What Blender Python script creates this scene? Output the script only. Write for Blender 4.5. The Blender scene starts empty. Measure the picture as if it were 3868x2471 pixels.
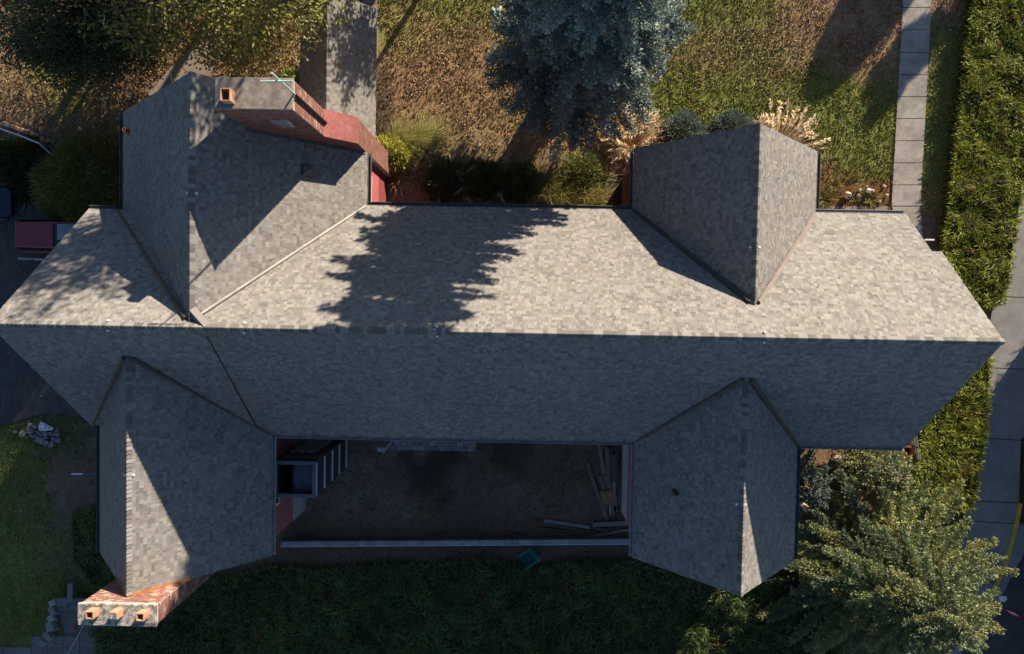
import bpy, math, random
import numpy as np
from mathutils import Matrix, Vector
random.seed(7)
rng = np.random.default_rng(7)
SC = bpy.context.scene
COL = SC.collection
# ------------------------------------------------------------------ camera, world, sun, exposure
CAM_H = 35.4                       # drone height over the courtyard
FPX, CX, CY = 2866.3, 1934.0, 1235.5
def rotm(roll, tx, ty):
    cr, sr = math.cos(roll), math.sin(roll)
    Rz = np.array([[cr, -sr, 0], [sr, cr, 0], [0, 0, 1]])
    Rx = np.array([[1, 0, 0], [0, math.cos(tx), -math.sin(tx)], [0, math.sin(tx), math.cos(tx)]])
    Ry = np.array([[math.cos(ty), 0, math.sin(ty)], [0, 1, 0], [-math.sin(ty), 0, math.cos(ty)]])
    return Rz @ Rx @ Ry
RC = rotm(0.018, -0.0328, 0.0124)
cd = bpy.data.cameras.new('camera')
cam = bpy.data.objects.new('camera', cd)
COL.objects.link(cam)
M4 = Matrix.Identity(4)
for i in range(3):
    for j in range(3):
        M4[i][j] = RC[i][j]
M4.translation = (0, 0, CAM_H)
cam.matrix_world = M4
cd.sensor_width = 36
cd.lens = 36 * FPX / 3868
cd.clip_end = 3000
SC.camera = cam

SUN_EL, SUN_AZ = math.radians(16.7), math.radians(57.9)      # azimuth from +x, anticlockwise
SDIR = np.array([math.cos(SUN_EL) * math.cos(SUN_AZ), math.cos(SUN_EL) * math.sin(SUN_AZ), math.sin(SUN_EL)])
w = bpy.data.worlds.new('World')
SC.world = w
w.use_nodes = True
nt = w.node_tree
bg = nt.nodes['Background']
sk = nt.nodes.new('ShaderNodeTexSky')
sk.sky_type = 'NISHITA'
sk.sun_disc = False
sk.sun_elevation = SUN_EL
sk.sun_rotation = math.pi / 2 - SUN_AZ
sk.altitude = 50
sk.air_density = 1.0
sk.dust_density = 0.3
sk.ozone_density = 4.5
hs = nt.nodes.new('ShaderNodeHueSaturation')
hs.inputs['Saturation'].default_value = .92
nt.links.new(sk.outputs[0], hs.inputs['Color'])
nt.links.new(hs.outputs[0], bg.inputs[0])
bg.inputs[1].default_value = 0.06
sd = bpy.data.lights.new('sun', 'SUN')
sd.energy = 5.0
sd.angle = math.radians(0.55)
sd.color = (1.0, 0.84, 0.655)
sun = bpy.data.objects.new('sun', sd)
COL.objects.link(sun)
sun.rotation_mode = 'QUATERNION'
sun.rotation_quaternion = Vector(SDIR).to_track_quat('Z', 'Y')
SC.view_settings.view_transform = 'Standard'
SC.view_settings.look = 'None'
SC.view_settings.exposure = 1.35
SC.view_settings.gamma = 1
SC.view_settings.use_curve_mapping = False
SC.cycles.max_bounces = 6
SC.cycles.diffuse_bounces = 3
SC.cycles.transparent_max_bounces = 4

# ------------------------------------------------------------------ helpers
def ray(u, v):
    d = RC @ np.array([(u - CX) / FPX, -(v - CY) / FPX, -1.0])
    return d / -d[2]
def G(u, v, z=0.0):
    """real-world point at height z that the photograph shows at full-size pixel u, v"""
    h = CAM_H - z
    d = ray(u, v) * h
    return np.array([d[0], d[1], z])
S_ = 3868 / 2408
def D(u, v, z=0.0):
    return G(u * S_, v * S_, z)
def px_of(x, y, z):
    """numpy: world -> pixel of the 2408 wide picture (used to look up planting zones)"""
    p = np.stack([x, y, z - CAM_H], -1) @ RC
    return ((p[..., 0] / -p[..., 2]) * FPX + CX) / S_, (CY - (p[..., 1] / -p[..., 2]) * FPX) / S_

def _hash(ix, iy, seed):
    n = (ix.astype(np.int64) * 374761393 + iy.astype(np.int64) * 668265263 + seed * 1442695041) & 0x7fffffff
    n = (n ^ (n >> 13)) * 1274126177 & 0x7fffffff
    return ((n ^ (n >> 16)) & 0xffff) / 65535.0
def vnoise(x, y, seed=0):
    ix, iy = np.floor(x), np.floor(y)
    fx, fy = x - ix, y - iy
    fx, fy = fx * fx * (3 - 2 * fx), fy * fy * (3 - 2 * fy)
    a, b = _hash(ix, iy, seed), _hash(ix + 1, iy, seed)
    c, d = _hash(ix, iy + 1, seed), _hash(ix + 1, iy + 1, seed)
    return (a * (1 - fx) + b * fx) * (1 - fy) + (c * (1 - fx) + d * fx) * fy
def fbm(x, y, seed=0, o=4):
    s, a, t = 0, 1.0, 0
    for k in range(o):
        s = s + a * vnoise(x * 2 ** k, y * 2 ** k, seed + k * 17)
        t += a
        a *= .55
    return s / t
def inpoly(x, y, poly):
    r = np.zeros(np.shape(x), bool)
    n = len(poly)
    for i in range(n):
        x0, y0 = poly[i][0], poly[i][1]
        x1, y1 = poly[(i + 1) % n][0], poly[(i + 1) % n][1]
        c = ((y0 > y) != (y1 > y)) & (x < (x1 - x0) * (y - y0) / (y1 - y0 + 1e-12) + x0)
        r ^= c
    return r

def unit(a):
    return a / (np.linalg.norm(a, axis=-1, keepdims=True) + 1e-9)

def np_mesh(name, V, F, cols=None, smooth=False):
    """V (n,3); F list of (m,k) index arrays; cols (n,3)"""
    me = bpy.data.meshes.new(name)
    V = np.ascontiguousarray(V, dtype=np.float32)
    me.vertices.add(len(V))
    me.vertices.foreach_set('co', V.ravel())
    F = [np.asarray(f, dtype=np.int32) for f in F if len(f)]
    loops = np.concatenate([f.ravel() for f in F])
    sizes = np.concatenate([np.full(len(f), f.shape[1], np.int32) for f in F])
    starts = np.concatenate([[0], np.cumsum(sizes)[:-1]]).astype(np.int32)
    me.loops.add(len(loops))
    me.loops.foreach_set('vertex_index', loops)
    me.polygons.add(len(sizes))
    me.polygons.foreach_set('loop_start', starts)
    me.polygons.foreach_set('loop_total', sizes)
    me.polygons.foreach_set('use_smooth', np.full(len(sizes), bool(smooth)))
    me.update(calc_edges=True)
    if cols is not None:
        c = np.ones((len(V), 4), np.float32)
        c[:, :3] = cols
        at = me.attributes.new('Col', 'FLOAT_COLOR', 'POINT')
        at.data.foreach_set('color', c.ravel())
    return me

def link(name, me, mat, parent=None, **props):
    o = bpy.data.objects.new(name, me)
    COL.objects.link(o)
    if mat is not None and me is not None and not me.materials:
        me.materials.append(mat)
    if parent is not None:
        o.parent = parent
        o.matrix_parent_inverse = WM[parent.name].inverted()
    WM[o.name] = Matrix.Identity(4)
    for k, v in props.items():
        o[k] = v
    return o
WM = {}
def thing(name, label, cat, loc, group=None):
    o = bpy.data.objects.new(name, None)
    COL.objects.link(o)
    o.location = [float(c) for c in loc]
    o.empty_display_size = .2
    WM[o.name] = Matrix.Translation(o.location)
    o['label'] = label
    o['category'] = cat
    if group:
        o['group'] = group
    return o
def tag(o, label, cat, group=None):
    o['label'] = label
    o['category'] = cat
    if group:
        o['group'] = group
    return o

class MB:
    def __init__(s):
        s.v, s.f, s.c = [], [], []
    def add(s, vs, fs, col=None):
        b = len(s.v)
        s.v += [tuple(float(q) for q in p) for p in vs]
        s.f += [tuple(b + i for i in f) for f in fs]
        s.c += [col or (1, 1, 1)] * len(vs)
        return s
    def box(s, c, size, rz=0.0, col=None, M=None):
        x, y, z = size[0] / 2, size[1] / 2, size[2] / 2
        vs = [(-x, -y, -z), (x, -y, -z), (x, y, -z), (-x, y, -z), (-x, -y, z), (x, -y, z), (x, y, z), (-x, y, z)]
        if M is None:
            cr, sr = math.cos(rz), math.sin(rz)
            vs = [(p[0] * cr - p[1] * sr + c[0], p[0] * sr + p[1] * cr + c[1], p[2] + c[2]) for p in vs]
        else:
            vs = [tuple(M @ Vector(p) + Vector(c)) for p in vs]
        return s.add(vs, [(0, 3, 2, 1), (4, 5, 6, 7), (0, 1, 5, 4), (1, 2, 6, 5), (2, 3, 7, 6), (3, 0, 4, 7)], col)
    def bbox(s, x0, x1, y0, y1, z0, z1, col=None):
        return s.box(((x0 + x1) / 2, (y0 + y1) / 2, (z0 + z1) / 2), (abs(x1 - x0), abs(y1 - y0), abs(z1 - z0)), col=col)
    def prism(s, poly, z0, z1, col=None):
        """poly anticlockwise, z0/z1 floats or lists"""
        n = len(poly)
        a = z0 if hasattr(z0, '__len__') else [z0] * n
        b = z1 if hasattr(z1, '__len__') else [z1] * n
        vs = [(p[0], p[1], a[i]) for i, p in enumerate(poly)] + [(p[0], p[1], b[i]) for i, p in enumerate(poly)]
        fs = [tuple(range(n))[::-1], tuple(range(n, 2 * n))] + [(i, (i + 1) % n, n + (i + 1) % n, n + i) for i in range(n)]
        return s.add(vs, fs, col)
    def tube(s, pts, r, n=8, col=None, cap=True):
        pts = [Vector([float(q) for q in p]) for p in pts]
        rs = r if hasattr(r, '__len__') else [r] * len(pts)
        vs, fs = [], []
        up = Vector((0.13, 0.21, 1)).normalized()
        for i, p in enumerate(pts):
            d = (pts[min(i + 1, len(pts) - 1)] - pts[max(i - 1, 0)]).normalized()
            a = d.cross(up)
            if a.length < .1:
                a = d.cross(Vector((1, 0, 0)))
            a.normalize()
            b = d.cross(a)
            for k in range(n):
                t = 2 * math.pi * k / n
                vs.append(p + (a * math.cos(t) + b * math.sin(t)) * rs[i])
        for i in range(len(pts) - 1):
            for k in range(n):
                fs.append((i * n + k, i * n + (k + 1) % n, (i + 1) * n + (k + 1) % n, (i + 1) * n + k))
        if cap:
            fs.append(tuple(range(n)))
            fs.append(tuple((len(pts) - 1) * n + k for k in range(n))[::-1])
        return s.add(vs, fs, col)
    def lathe(s, c, prof, n=20, col=None):
        vs, fs = [], []
        for r, z in prof:
            for k in range(n):
                t = 2 * math.pi * k / n
                vs.append((c[0] + r * math.cos(t), c[1] + r * math.sin(t), c[2] + z))
        for i in range(len(prof) - 1):
            for k in range(n):
                fs.append((i * n + k, i * n + (k + 1) % n, (i + 1) * n + (k + 1) % n, (i + 1) * n + k))
        return s.add(vs, fs, col)
    def mesh(s, name, smooth=False):
        me = bpy.data.meshes.new(name)
        me.from_pydata(s.v, [], s.f)
        me.update()
        at = me.attributes.new('Col', 'FLOAT_COLOR', 'POINT')
        c = np.ones((len(s.v), 4), np.float32)
        c[:, :3] = np.array(s.c)
        at.data.foreach_set('color', c.ravel())
        if smooth:
            me.polygons.foreach_set('use_smooth', np.ones(len(me.polygons), bool))
        return me
    def build(s, name, mat, parent=None, smooth=False, bevel=0, **props):
        o = link(name, s.mesh(name, smooth), mat, parent, **props)
        if bevel:
            m = o.modifiers.new('bevel', 'BEVEL')
            m.width = bevel
            m.segments = 2
            m.limit_method = 'ANGLE'
        return o

def mat(name, color=(.5, .5, .5), rough=.8, n1=(4, .25), n2=(40, .15), bump=.0, bscale=60, attr=False, trans=0.0, metal=0.0, spec=.3, c2=None, cscale=2.0):
    m = bpy.data.materials.new(name)
    m.use_nodes = True
    t = m.node_tree
    N, Lk = t.nodes, t.links
    b = N['Principled BSDF']
    b.inputs['Roughness'].default_value = rough
    b.inputs['Metallic'].default_value = metal
    b.inputs['Specular IOR Level'].default_value = spec
    tc = N.new('ShaderNodeTexCoord')
    if attr:
        a = N.new('ShaderNodeAttribute')
        a.attribute_name = 'Col'
        src = a.outputs['Color']
    else:
        a = N.new('ShaderNodeRGB')
        a.outputs[0].default_value = (*color, 1)
        src = a.outputs[0]
    if c2 is not None:
        nz = N.new('ShaderNodeTexNoise')
        nz.inputs['Scale'].default_value = cscale
        nz.inputs['Detail'].default_value = 6
        nz.inputs['Roughness'].default_value = .65
        Lk.new(tc.outputs['Object'], nz.inputs['Vector'])
        rp = N.new('ShaderNodeValToRGB')
        rp.color_ramp.elements[0].position = .42
        rp.color_ramp.elements[1].position = .6
        Lk.new(nz.outputs['Fac'], rp.inputs['Fac'])
        mx = N.new('ShaderNodeMix')
        mx.data_type = 'RGBA'
        Lk.new(rp.outputs['Color'], mx.inputs['Factor'])
        Lk.new(src, mx.inputs['A'])
        mx.inputs['B'].default_value = (*c2, 1)
        src = mx.outputs['Result']
    for sc, am in (n1, n2):
        if am <= 0:
            continue
        nz = N.new('ShaderNodeTexNoise')
        nz.inputs['Scale'].default_value = sc
        nz.inputs['Detail'].default_value = 5
        Lk.new(tc.outputs['Object'], nz.inputs['Vector'])
        mr = N.new('ShaderNodeMapRange')
        mr.inputs['From Min'].default_value = .25
        mr.inputs['From Max'].default_value = .75
        mr.inputs['To Min'].default_value = 1 - am
        mr.inputs['To Max'].default_value = 1 + am
        Lk.new(nz.outputs['Fac'], mr.inputs['Value'])
        mx = N.new('ShaderNodeVectorMath')
        mx.operation = 'SCALE'
        Lk.new(src, mx.inputs[0])
        Lk.new(mr.outputs['Result'], mx.inputs['Scale'])
        src = mx.outputs[0]
    Lk.new(src, b.inputs['Base Color'])
    if bump:
        nz = N.new('ShaderNodeTexNoise')
        nz.inputs['Scale'].default_value = bscale
        nz.inputs['Detail'].default_value = 4
        Lk.new(tc.outputs['Object'], nz.inputs['Vector'])
        bp = N.new('ShaderNodeBump')
        bp.inputs['Strength'].default_value = bump
        bp.inputs['Distance'].default_value = .02
        Lk.new(nz.outputs['Fac'], bp.inputs['Height'])
        Lk.new(bp.outputs['Normal'], b.inputs['Normal'])
    if trans:
        tr = N.new('ShaderNodeBsdfTranslucent')
        Lk.new(src, tr.inputs['Color'])
        ms = N.new('ShaderNodeMixShader')
        ms.inputs[0].default_value = trans
        Lk.new(b.outputs[0], ms.inputs[1])
        Lk.new(tr.outputs[0], ms.inputs[2])
        Lk.new(ms.outputs[0], N['Material Output'].inputs['Surface'])
    return m

M = {}
M['shingle'] = mat('shingle_granules', attr=True, rough=.95, n1=(.35, .08), n2=(60, .10), spec=.05)
M['brick'] = mat('brick_clay', attr=True, rough=.9, n1=(9, .2), n2=(70, .2), bump=.3, spec=.15)
M['mortar'] = mat('mortar', (.55, .50, .45), rough=.95, bump=.3)
M['cap_light'] = mat('lichened_mortar', (.40, .375, .33), rough=.95, c2=(.12, .11, .095), cscale=5, n2=(30, .4), bump=.6, bscale=30)
M['cap_brown'] = mat('stained_concrete', (.20, .165, .135), rough=.9, c2=(.27, .24, .20), cscale=3, n2=(25, .25), bump=.3)
M['terracotta'] = mat('terracotta', (.42, .235, .15), rough=.8, n1=(6, .2))
M['soot'] = mat('soot', (.012, .011, .011), rough=.95)
M['redpaint'] = mat('red_paint', (.22, .06, .056), rough=.65, n1=(3, .15), n2=(60, .08))
M['redledge'] = mat('red_painted_ledge', (.27, .095, .088), rough=.7, c2=(.20, .07, .065), cscale=2.2, n1=(9, .2), n2=(40, .2))
M['redpaint_shade'] = mat('shade_darkened_red_paint', (.10, .035, .032), rough=.8)  # same red paint, with the upper right wing's shade put into the colour
M['siding'] = mat('red_siding', (.36, .11, .11), rough=.7, n1=(2, .12), n2=(50, .1))
M['foundation'] = mat('grey_render', (.34, .35, .36), rough=.9, n1=(1.5, .15), n2=(18, .18), bump=.2)
M['fascia'] = mat('dark_fascia', (.05, .04, .035), rough=.7)
M['gutter'] = mat('weathered_gutter', (.26, .26, .26), rough=.6, n1=(3, .3), n2=(20, .2))
M['gutter_dark'] = mat('dark_gutter', (.10, .095, .09), rough=.6, n1=(3, .3))
M['flash_dark'] = mat('brown_flashing', (.075, .058, .045), rough=.55, n1=(2, .25))
M['flash_light'] = mat('bare_metal_flashing', (.17, .16, .155), rough=.5, n1=(2, .3))
M['rust'] = mat('rusty_flashing', (.36, .12, .035), rough=.8, n1=(4, .35), n2=(20, .3))
M['concrete'] = mat('path_concrete', (.33, .305, .265), rough=.95, c2=(.24, .22, .195), cscale=1.3, n1=(8, .15), n2=(45, .35), bump=.4, bscale=45)
M['concrete2'] = mat('pavement_concrete', (.23, .225, .22), rough=.95, c2=(.19, .187, .185), cscale=.7, n1=(3, .12), n2=(35, .2), bump=.3)
M['concrete3'] = mat('walk_concrete', (.26, .215, .17), rough=.95, c2=(.22, .185, .15), cscale=.8, n1=(3, .12), n2=(35, .2))
M['asphalt'] = mat('asphalt', (.055, .055, .057), rough=.95, c2=(.075, .073, .07), cscale=.5, n1=(2, .15), n2=(50, .3), bump=.3)
M['asphalt_dark'] = mat('lot_asphalt', (.06, .058, .058), rough=.95, c2=(.08, .076, .072), cscale=.6, n2=(40, .3), bump=.3)
M['yellow'] = mat('yellow_kerb_paint', (.55, .33, .05), rough=.8, n1=(5, .2), n2=(25, .25))
M['white'] = mat('white_paint', (.72, .72, .72), rough=.7, n1=(6, .15), n2=(30, .15))
M['worn_white'] = mat('worn_white_paint', (.5, .5, .5), rough=.9, c2=(.22, .22, .22), cscale=9)
M['block'] = mat('concrete_block', attr=True, rough=.95, n2=(40, .2), bump=.3)
M['stone'] = mat('stone', attr=True, rough=.95, n1=(5, .2), n2=(30, .3), bump=.5, bscale=25)
M['wood'] = mat('weathered_wood', attr=True, rough=.9, n1=(6, .3), n2=(30, .3))
M['ply'] = mat('plywood', (.34, .19, .09), rough=.85, c2=(.24, .14, .075), cscale=3)
M['darkmetal'] = mat('dark_metal', (.035, .04, .048), rough=.45, n1=(3, .3))
M['tarp'] = mat('dark_liner', (.06, .068, .085), rough=.35, n1=(1.5, .25))
M['rim'] = mat('grey_rim', (.11, .115, .13), rough=.6)
M['green_plastic'] = mat('dark_green_plastic', (.014, .085, .068), rough=.4, n1=(5, .2), spec=.4)
M['black_plastic'] = mat('black_plastic', (.045, .05, .058), rough=.45, n1=(6, .2))
M['steel'] = mat('galvanised_steel', (.45, .46, .48), rough=.35, metal=.6, n1=(4, .25))
M['blackiron'] = mat('black_iron', (.015, .015, .015), rough=.5)
M['palegreen'] = mat('pale_green_paint', (.36, .52, .44), rough=.6, n1=(10, .25))
M['carred'] = mat('dark_red_car_paint', (.24, .038, .055), rough=.3, n1=(1, .08), n2=(0, 0), spec=.5)
M['carblue'] = mat('dark_blue_car_paint', (.012, .018, .05), rough=.3, n2=(0, 0), spec=.5)
M['glass'] = mat('car_glass', (.015, .017, .018), rough=.08, n1=(1, 0), n2=(1, 0), spec=.6)
M['windshade'] = mat('windscreen_sunshade', (.33, .40, .42), rough=.5)
M['rubber'] = mat('tyre_rubber', (.015, .015, .015), rough=.9)
M['plastic_sheet'] = mat('plastic_sheet', (.62, .64, .66), rough=.35, n1=(6, .15))
M['pane'] = mat('window_pane', (.03, .035, .04), rough=.08, n1=(1, 0), n2=(1, 0), spec=.7)
M['leafy'] = mat('leaf', attr=True, rough=.55, n1=(1, 0), n2=(30, .2), trans=.22, spec=.25)
M['needle'] = mat('needles', attr=True, rough=.6, n1=(1, 0), n2=(20, .2), trans=.16, spec=.25)
M['blade'] = mat('grass_blade', attr=True, rough=.7, n1=(1, 0), n2=(30, .2), trans=.2, spec=.15)
M['litter'] = mat('dead_leaf', attr=True, rough=.8, n1=(1, 0), n2=(40, .25), trans=.1, spec=.15)
M['bark'] = mat('bark', (.11, .085, .065), rough=.95, n1=(5, .3), n2=(30, .3), bump=.6, bscale=25)
M['bark2'] = mat('twig_bark', (.17, .13, .095), rough=.95)
M['soil'] = mat('ground_soil', attr=True, rough=1.0, n1=(6, .22), n2=(28, .45), bump=.8, bscale=22, spec=.05)
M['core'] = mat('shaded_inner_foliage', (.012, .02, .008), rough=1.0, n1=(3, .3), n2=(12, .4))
M['pot'] = mat('terracotta_pot', (.40, .15, .06), rough=.8)
M['potw'] = mat('pale_pot', (.5, .45, .38), rough=.8)
M['redplastic'] = mat('red_plastic', (.55, .03, .04), rough=.4)
M['gourd'] = mat('pale_gourd', (.42, .36, .25), rough=.7)
M['orange'] = mat('orange_bill', (.6, .12, .02), rough=.6)

# ------------------------------------------------------------------ terrain and planting zones
def zg(x, y):
    """ground height: level, falling away down the bank at the lower left corner"""
    t = np.clip((-11.6 - y) / 4.0, 0, 1)
    t = t * t * (3 - 2 * t)
    a = np.clip((-13.0 - x) / 2.5, 0, 1)
    return -1.25 * t * a
SOIL_SPOTS = [  # picture x, y, radius, colour, weight     (what grows or lies there)
    (1060, 130, 110, 'litter', 1.5), (1010, 60, 90, 'tan', 1.0), (960, 200, 90, 'litter', 1.3), (1080, 250, 110, 'litter', .9), (930, 110, 40, 'green', 1.2),
    (1060, 20, 120, 'green', 1.3), (1000, 340, 90, 'tan', 1.2), (1130, 330, 120, 'tan', 1.4), (1290, 330, 150, 'tan', 1.4), (1400, 360, 90, 'tan', 1.2),
    (900, 250, 40, 'dirt', 1.4), (905, 170, 40, 'tan', 1.1),
    (1620, 40, 90, 'green', 1.8), (1750, 25, 120, 'green', 1.8), (1640, 110, 90, 'litter', 1.5), (1780, 110, 120, 'litter', 1.3), (1900, 80, 110, 'litter', 1.8),
    (2020, 60, 100, 'litter', 1.6), (2060, 150, 70, 'litter', 1.0), (1700, 220, 130, 'green', 2.6), (1850, 250, 130, 'green', 3.0), (2000, 300, 120, 'green', 3.2), (1960, 200, 60, 'green', .8),
    (1560, 260, 90, 'green', 2.0), (2040, 400, 90, 'green', 2.2), (1960, 380, 60, 'tan', 1.3), (1760, 170, 60, 'tan', .6),
    (2210, 60, 60, 'litter', 1.1), (2215, 180, 60, 'litter', .8), (2215, 250, 70, 'green', 3.2), (2210, 380, 80, 'green', 3.2), (2215, 130, 70, 'green', 2.0), (2205, 470, 60, 'green', 1.5), (2200, 470, 60, 'tan', 1.1), (2180, 540, 60, 'dirt', 1.4), (2240, 300, 40, 'dirt', .9),
    (60, 120, 90, 'litter', 1.3), (20, 190, 70, 'tan', 1.3), (110, 180, 70, 'green', .9), (200, 260, 90, 'green', .8), (90, 270, 90, 'litter', 1.3), (180, 320, 90, 'litter', 1.4), (30, 350, 70, 'litter', .9), (290, 240, 70, 'litter', .8),
    (130, 240, 60, 'green', 1.2), (240, 180, 60, 'litter', .8), (640, 170, 120, 'litter', 1.3), (580, 130, 80, 'litter', .9),
    (30, 1100, 70, 'green', 2.2), (50, 1230, 80, 'green', 2.2), (50, 1380, 80, 'green', 2.2), (90, 1480, 70, 'green', 1.4), (90, 1300, 120, 'dirt', .6), (40, 1180, 80, 'olive', 1.2), (150, 1130, 70, 'dirt', 1.3), (190, 1180, 60, 'dirt', 1.5), (170, 1010, 60, 'olive', 1.3), (130, 1300, 60, 'olive', 1.1), (220, 1060, 60, 'dirt', 1.3),
    (100, 1000, 60, 'olive', 1.2),
    (1000, 1150, 180, 'dirt', 2), (750, 1150, 120, 'dirt', 2), (1250, 1150, 150, 'dirt', 1.8), (1420, 1150, 100, 'dirt', 1.5), (1180, 1070, 60, 'black', 6), (985, 1110, 42, 'black', 14), (1040, 1110, 48, 'black', 14), (700, 1250, 60, 'black', 3), (1100, 1250, 120, 'black', 2.5), (1010, 1165, 60, 'olive', 3),
    (800, 1110, 45, 'straw', 5), (850, 1170, 40, 'straw', 4), (880, 1060, 25, 'straw', 4), (940, 1075, 22, 'straw', 5), (1085, 1085, 26, 'straw', 4.5), (960, 1175, 30, 'straw', 4), (1210, 1150, 60, 'straw', 2.6), (1170, 1090, 40, 'olive', 3), (1300, 1130, 60, 'olive', 3), (1180, 1110, 40, 'olive', .9), (1300, 1100, 60, 'olive', 1.0), (870, 1180, 40, 'straw', .4),
    (1000, 1310, 300, 'dirt', 2), (700, 1310, 120, 'dirt', 2), (1350, 1310, 150, 'dirt', 2), (1900, 1150, 100, 'dirt', 2), (2000, 1080, 70, 'chips', 3), (2080, 1075, 60, 'chips', 2.0), (1900, 1280, 60, 'olive', 1),
    (2000, 455, 75, 'mulch', 4), (2070, 450, 40, 'mulch', 3), (1940, 450, 40, 'mulch', 3),
    (1150, 430, 170, 'dirt', 2), (1000, 440, 60, 'dirt', 2), (1350, 430, 120, 'dirt', 1.6), (930, 440, 60, 'dirt', 2),
    (100, 430, 120, 'dirt', 1.6), (230, 430, 60, 'olive', 1),
]
ZC = dict(green=(.16, .185, .05), tan=(.29, .22, .11), litter=(.27, .175, .105), dirt=(.17, .12, .085), olive=(.12, .115, .055), black=(.055, .042, .033),
          straw=(.22, .19, .14), chips=(.23, .135, .075), mulch=(.15, .06, .03))
ZK = list(ZC)
def zones(x, y):
    """weights of the ground kinds at x, y: (n, len(ZK))"""
    u, v = px_of(x, y, np.zeros_like(x))
    W = np.full((len(x), len(ZK)), 1e-5)
    W[:, ZK.index('green')] = .012
    W[:, ZK.index('tan')] = .012
    nz = fbm(x * 1.1, y * 1.1, 5)
    n2 = fbm(x * 3.1 + 9, y * 3.1, 8)
    du, dv = (nz - .5) * 120 + (n2 - .5) * 50, (fbm(x * 1.1 + 31, y * 1.1, 6) - .5) * 120
    for a, b, r, k, wt in SOIL_SPOTS:
        q = ((u + du - a) ** 2 + (v + dv - b) ** 2) / (r * r)
        W[:, ZK.index(k)] += wt * np.exp(-1.2 * q)
    W = W ** 1.5
    return W / W.sum(1, keepdims=True)
def soil_col(x, y):
    W = zones(x, y)
    c = W @ np.array([ZC[k] for k in ZK])
    return c * (.75 + .5 * fbm(x * 2.3, y * 2.3, 11))[:, None]
def axis(lo, hi, f0, f1, st):
    a = np.arange(f0, f1 + 1e-6, st)
    left = f0 - np.cumsum(np.geomspace(.5, 160, 14))[::-1]
    right = f1 + np.cumsum(np.geomspace(.5, 160, 14))
    return np.concatenate([left, a, right])
gx, gy = axis(0, 0, -27, 27, .18), axis(0, 0, -20, 17, .18)
XX, YY = np.meshgrid(gx, gy)
xf, yf = XX.ravel(), YY.ravel()
zf = zg(xf, yf) + (fbm(xf * 1.7, yf * 1.7, 3) - .5) * .05 - .03
V = np.stack([xf, yf, zf], 1)
nx, ny = len(gx), len(gy)
ii = np.arange(nx * ny).reshape(ny, nx)
F = np.stack([ii[:-1, :-1], ii[:-1, 1:], ii[1:, 1:], ii[1:, :-1]], -1).reshape(-1, 4)
link('ground', np_mesh('ground', V, [F], soil_col(xf, yf), True), M['soil'], kind='structure')

def sheet(name, pts, z, th, m, parent=None, **pr):
    mb = MB()
    zs = [float(zg(np.float64(p[0]), np.float64(p[1]))) + z for p in pts]
    a = sum(pts[i][0] * pts[(i + 1) % len(pts)][1] - pts[(i + 1) % len(pts)][0] * pts[i][1] for i in range(len(pts)))
    if a < 0:
        pts, zs = pts[::-1], zs[::-1]
    mb.prism(pts, [q - th for q in zs], zs)
    return mb.build(name, m, parent, **pr)

# car park on the left, its asphalt sheets
LOT = [D(-160, 425), D(150, 480), D(240, 500), D(300, 560), D(300, 900), D(232, 1010), D(215, 1003), D(190, 985), D(150, 974), D(100, 974), D(60, 985), D(25, 997), D(-160, 1010)]
lot = sheet('car_park', [p[:2] for p in LOT], .03, .2, M['asphalt_dark'], kind='structure')
sheet('parking_line', [p[:2] for p in (D(43, 606), D(120, 609), D(120, 614), D(43, 611))], .036, .006, M['worn_white'], lot)
# garden walk slabs on the right (a straight run of cast slabs)
side = link('sidewalk', None, None, kind='structure')
SLAB = [-45, 30, 114, 199, 283, 366, 449, 532, 616, 699, 779]
def sw_edge(v):
    return 3410 - (v / 790) * 44, 3517 - (v / 790) * 42
for i in range(len(SLAB) - 1):
    v0, v1 = SLAB[i], SLAB[i + 1]
    a, b = sw_edge(v0), sw_edge(v1)
    g = 1.3
    sheet('slab', [G(a[0], v0 + g)[:2], G(a[1], v0 + g)[:2], G(b[1], v1 - g)[:2], G(b[0], v1 - g)[:2]], .045 + random.uniform(-.008, .008), .12, M['concrete'], side)
a, b = sw_edge(781), sw_edge(905)
sheet('slab', [G(a[0] + 3, 781)[:2], G(a[1] - 1, 781)[:2], G(b[1] + 15, 905)[:2], G(b[0] + 30, 905)[:2]], .03, .1, M['concrete'], side)
# narrow paved margin along the house between flower bed and wall
mar = link('house_margin_path', None, None, kind='structure')
mv = [3060, 3108, 3180, 3220, 3303, 3352]
for i in range(len(mv) - 1):
    sheet('slab', [G(mv[i] + 1.5, 778)[:2], G(mv[i + 1] - 1.5, 780)[:2], G(mv[i + 1] - 1.5, 815)[:2], G(mv[i] + 1.5, 815)[:2]], .03, .1, M['concrete3'], mar)
# diagonal walk at the upper left and strip beside the low roof
wk = link('garden_walk', None, None, kind='structure')
WQ = [((345, 222), (410, 150), (480, 196), (420, 250)), ((411, 149), (476, 88), (538, 110), (481, 195)), ((477, 87), (560, 10), (640, 40), (539, 109)), ((561, 9), (640, -70), (720, -40), (641, 39))]
for q in WQ:
    sheet('slab', [D(*p)[:2] for p in q], .02, .1, M['concrete3'], wk)
st = link('side_strip', None, None, kind='structure')
for v0, v1 in ((-60, 9), (10.5, 78), (79, 150)):
    sheet('slab', [D(850, v0)[:2], D(888, v0)[:2], D(887, v1)[:2], D(850, v1)[:2]], .02, .1, M['concrete3'], st)
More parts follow.
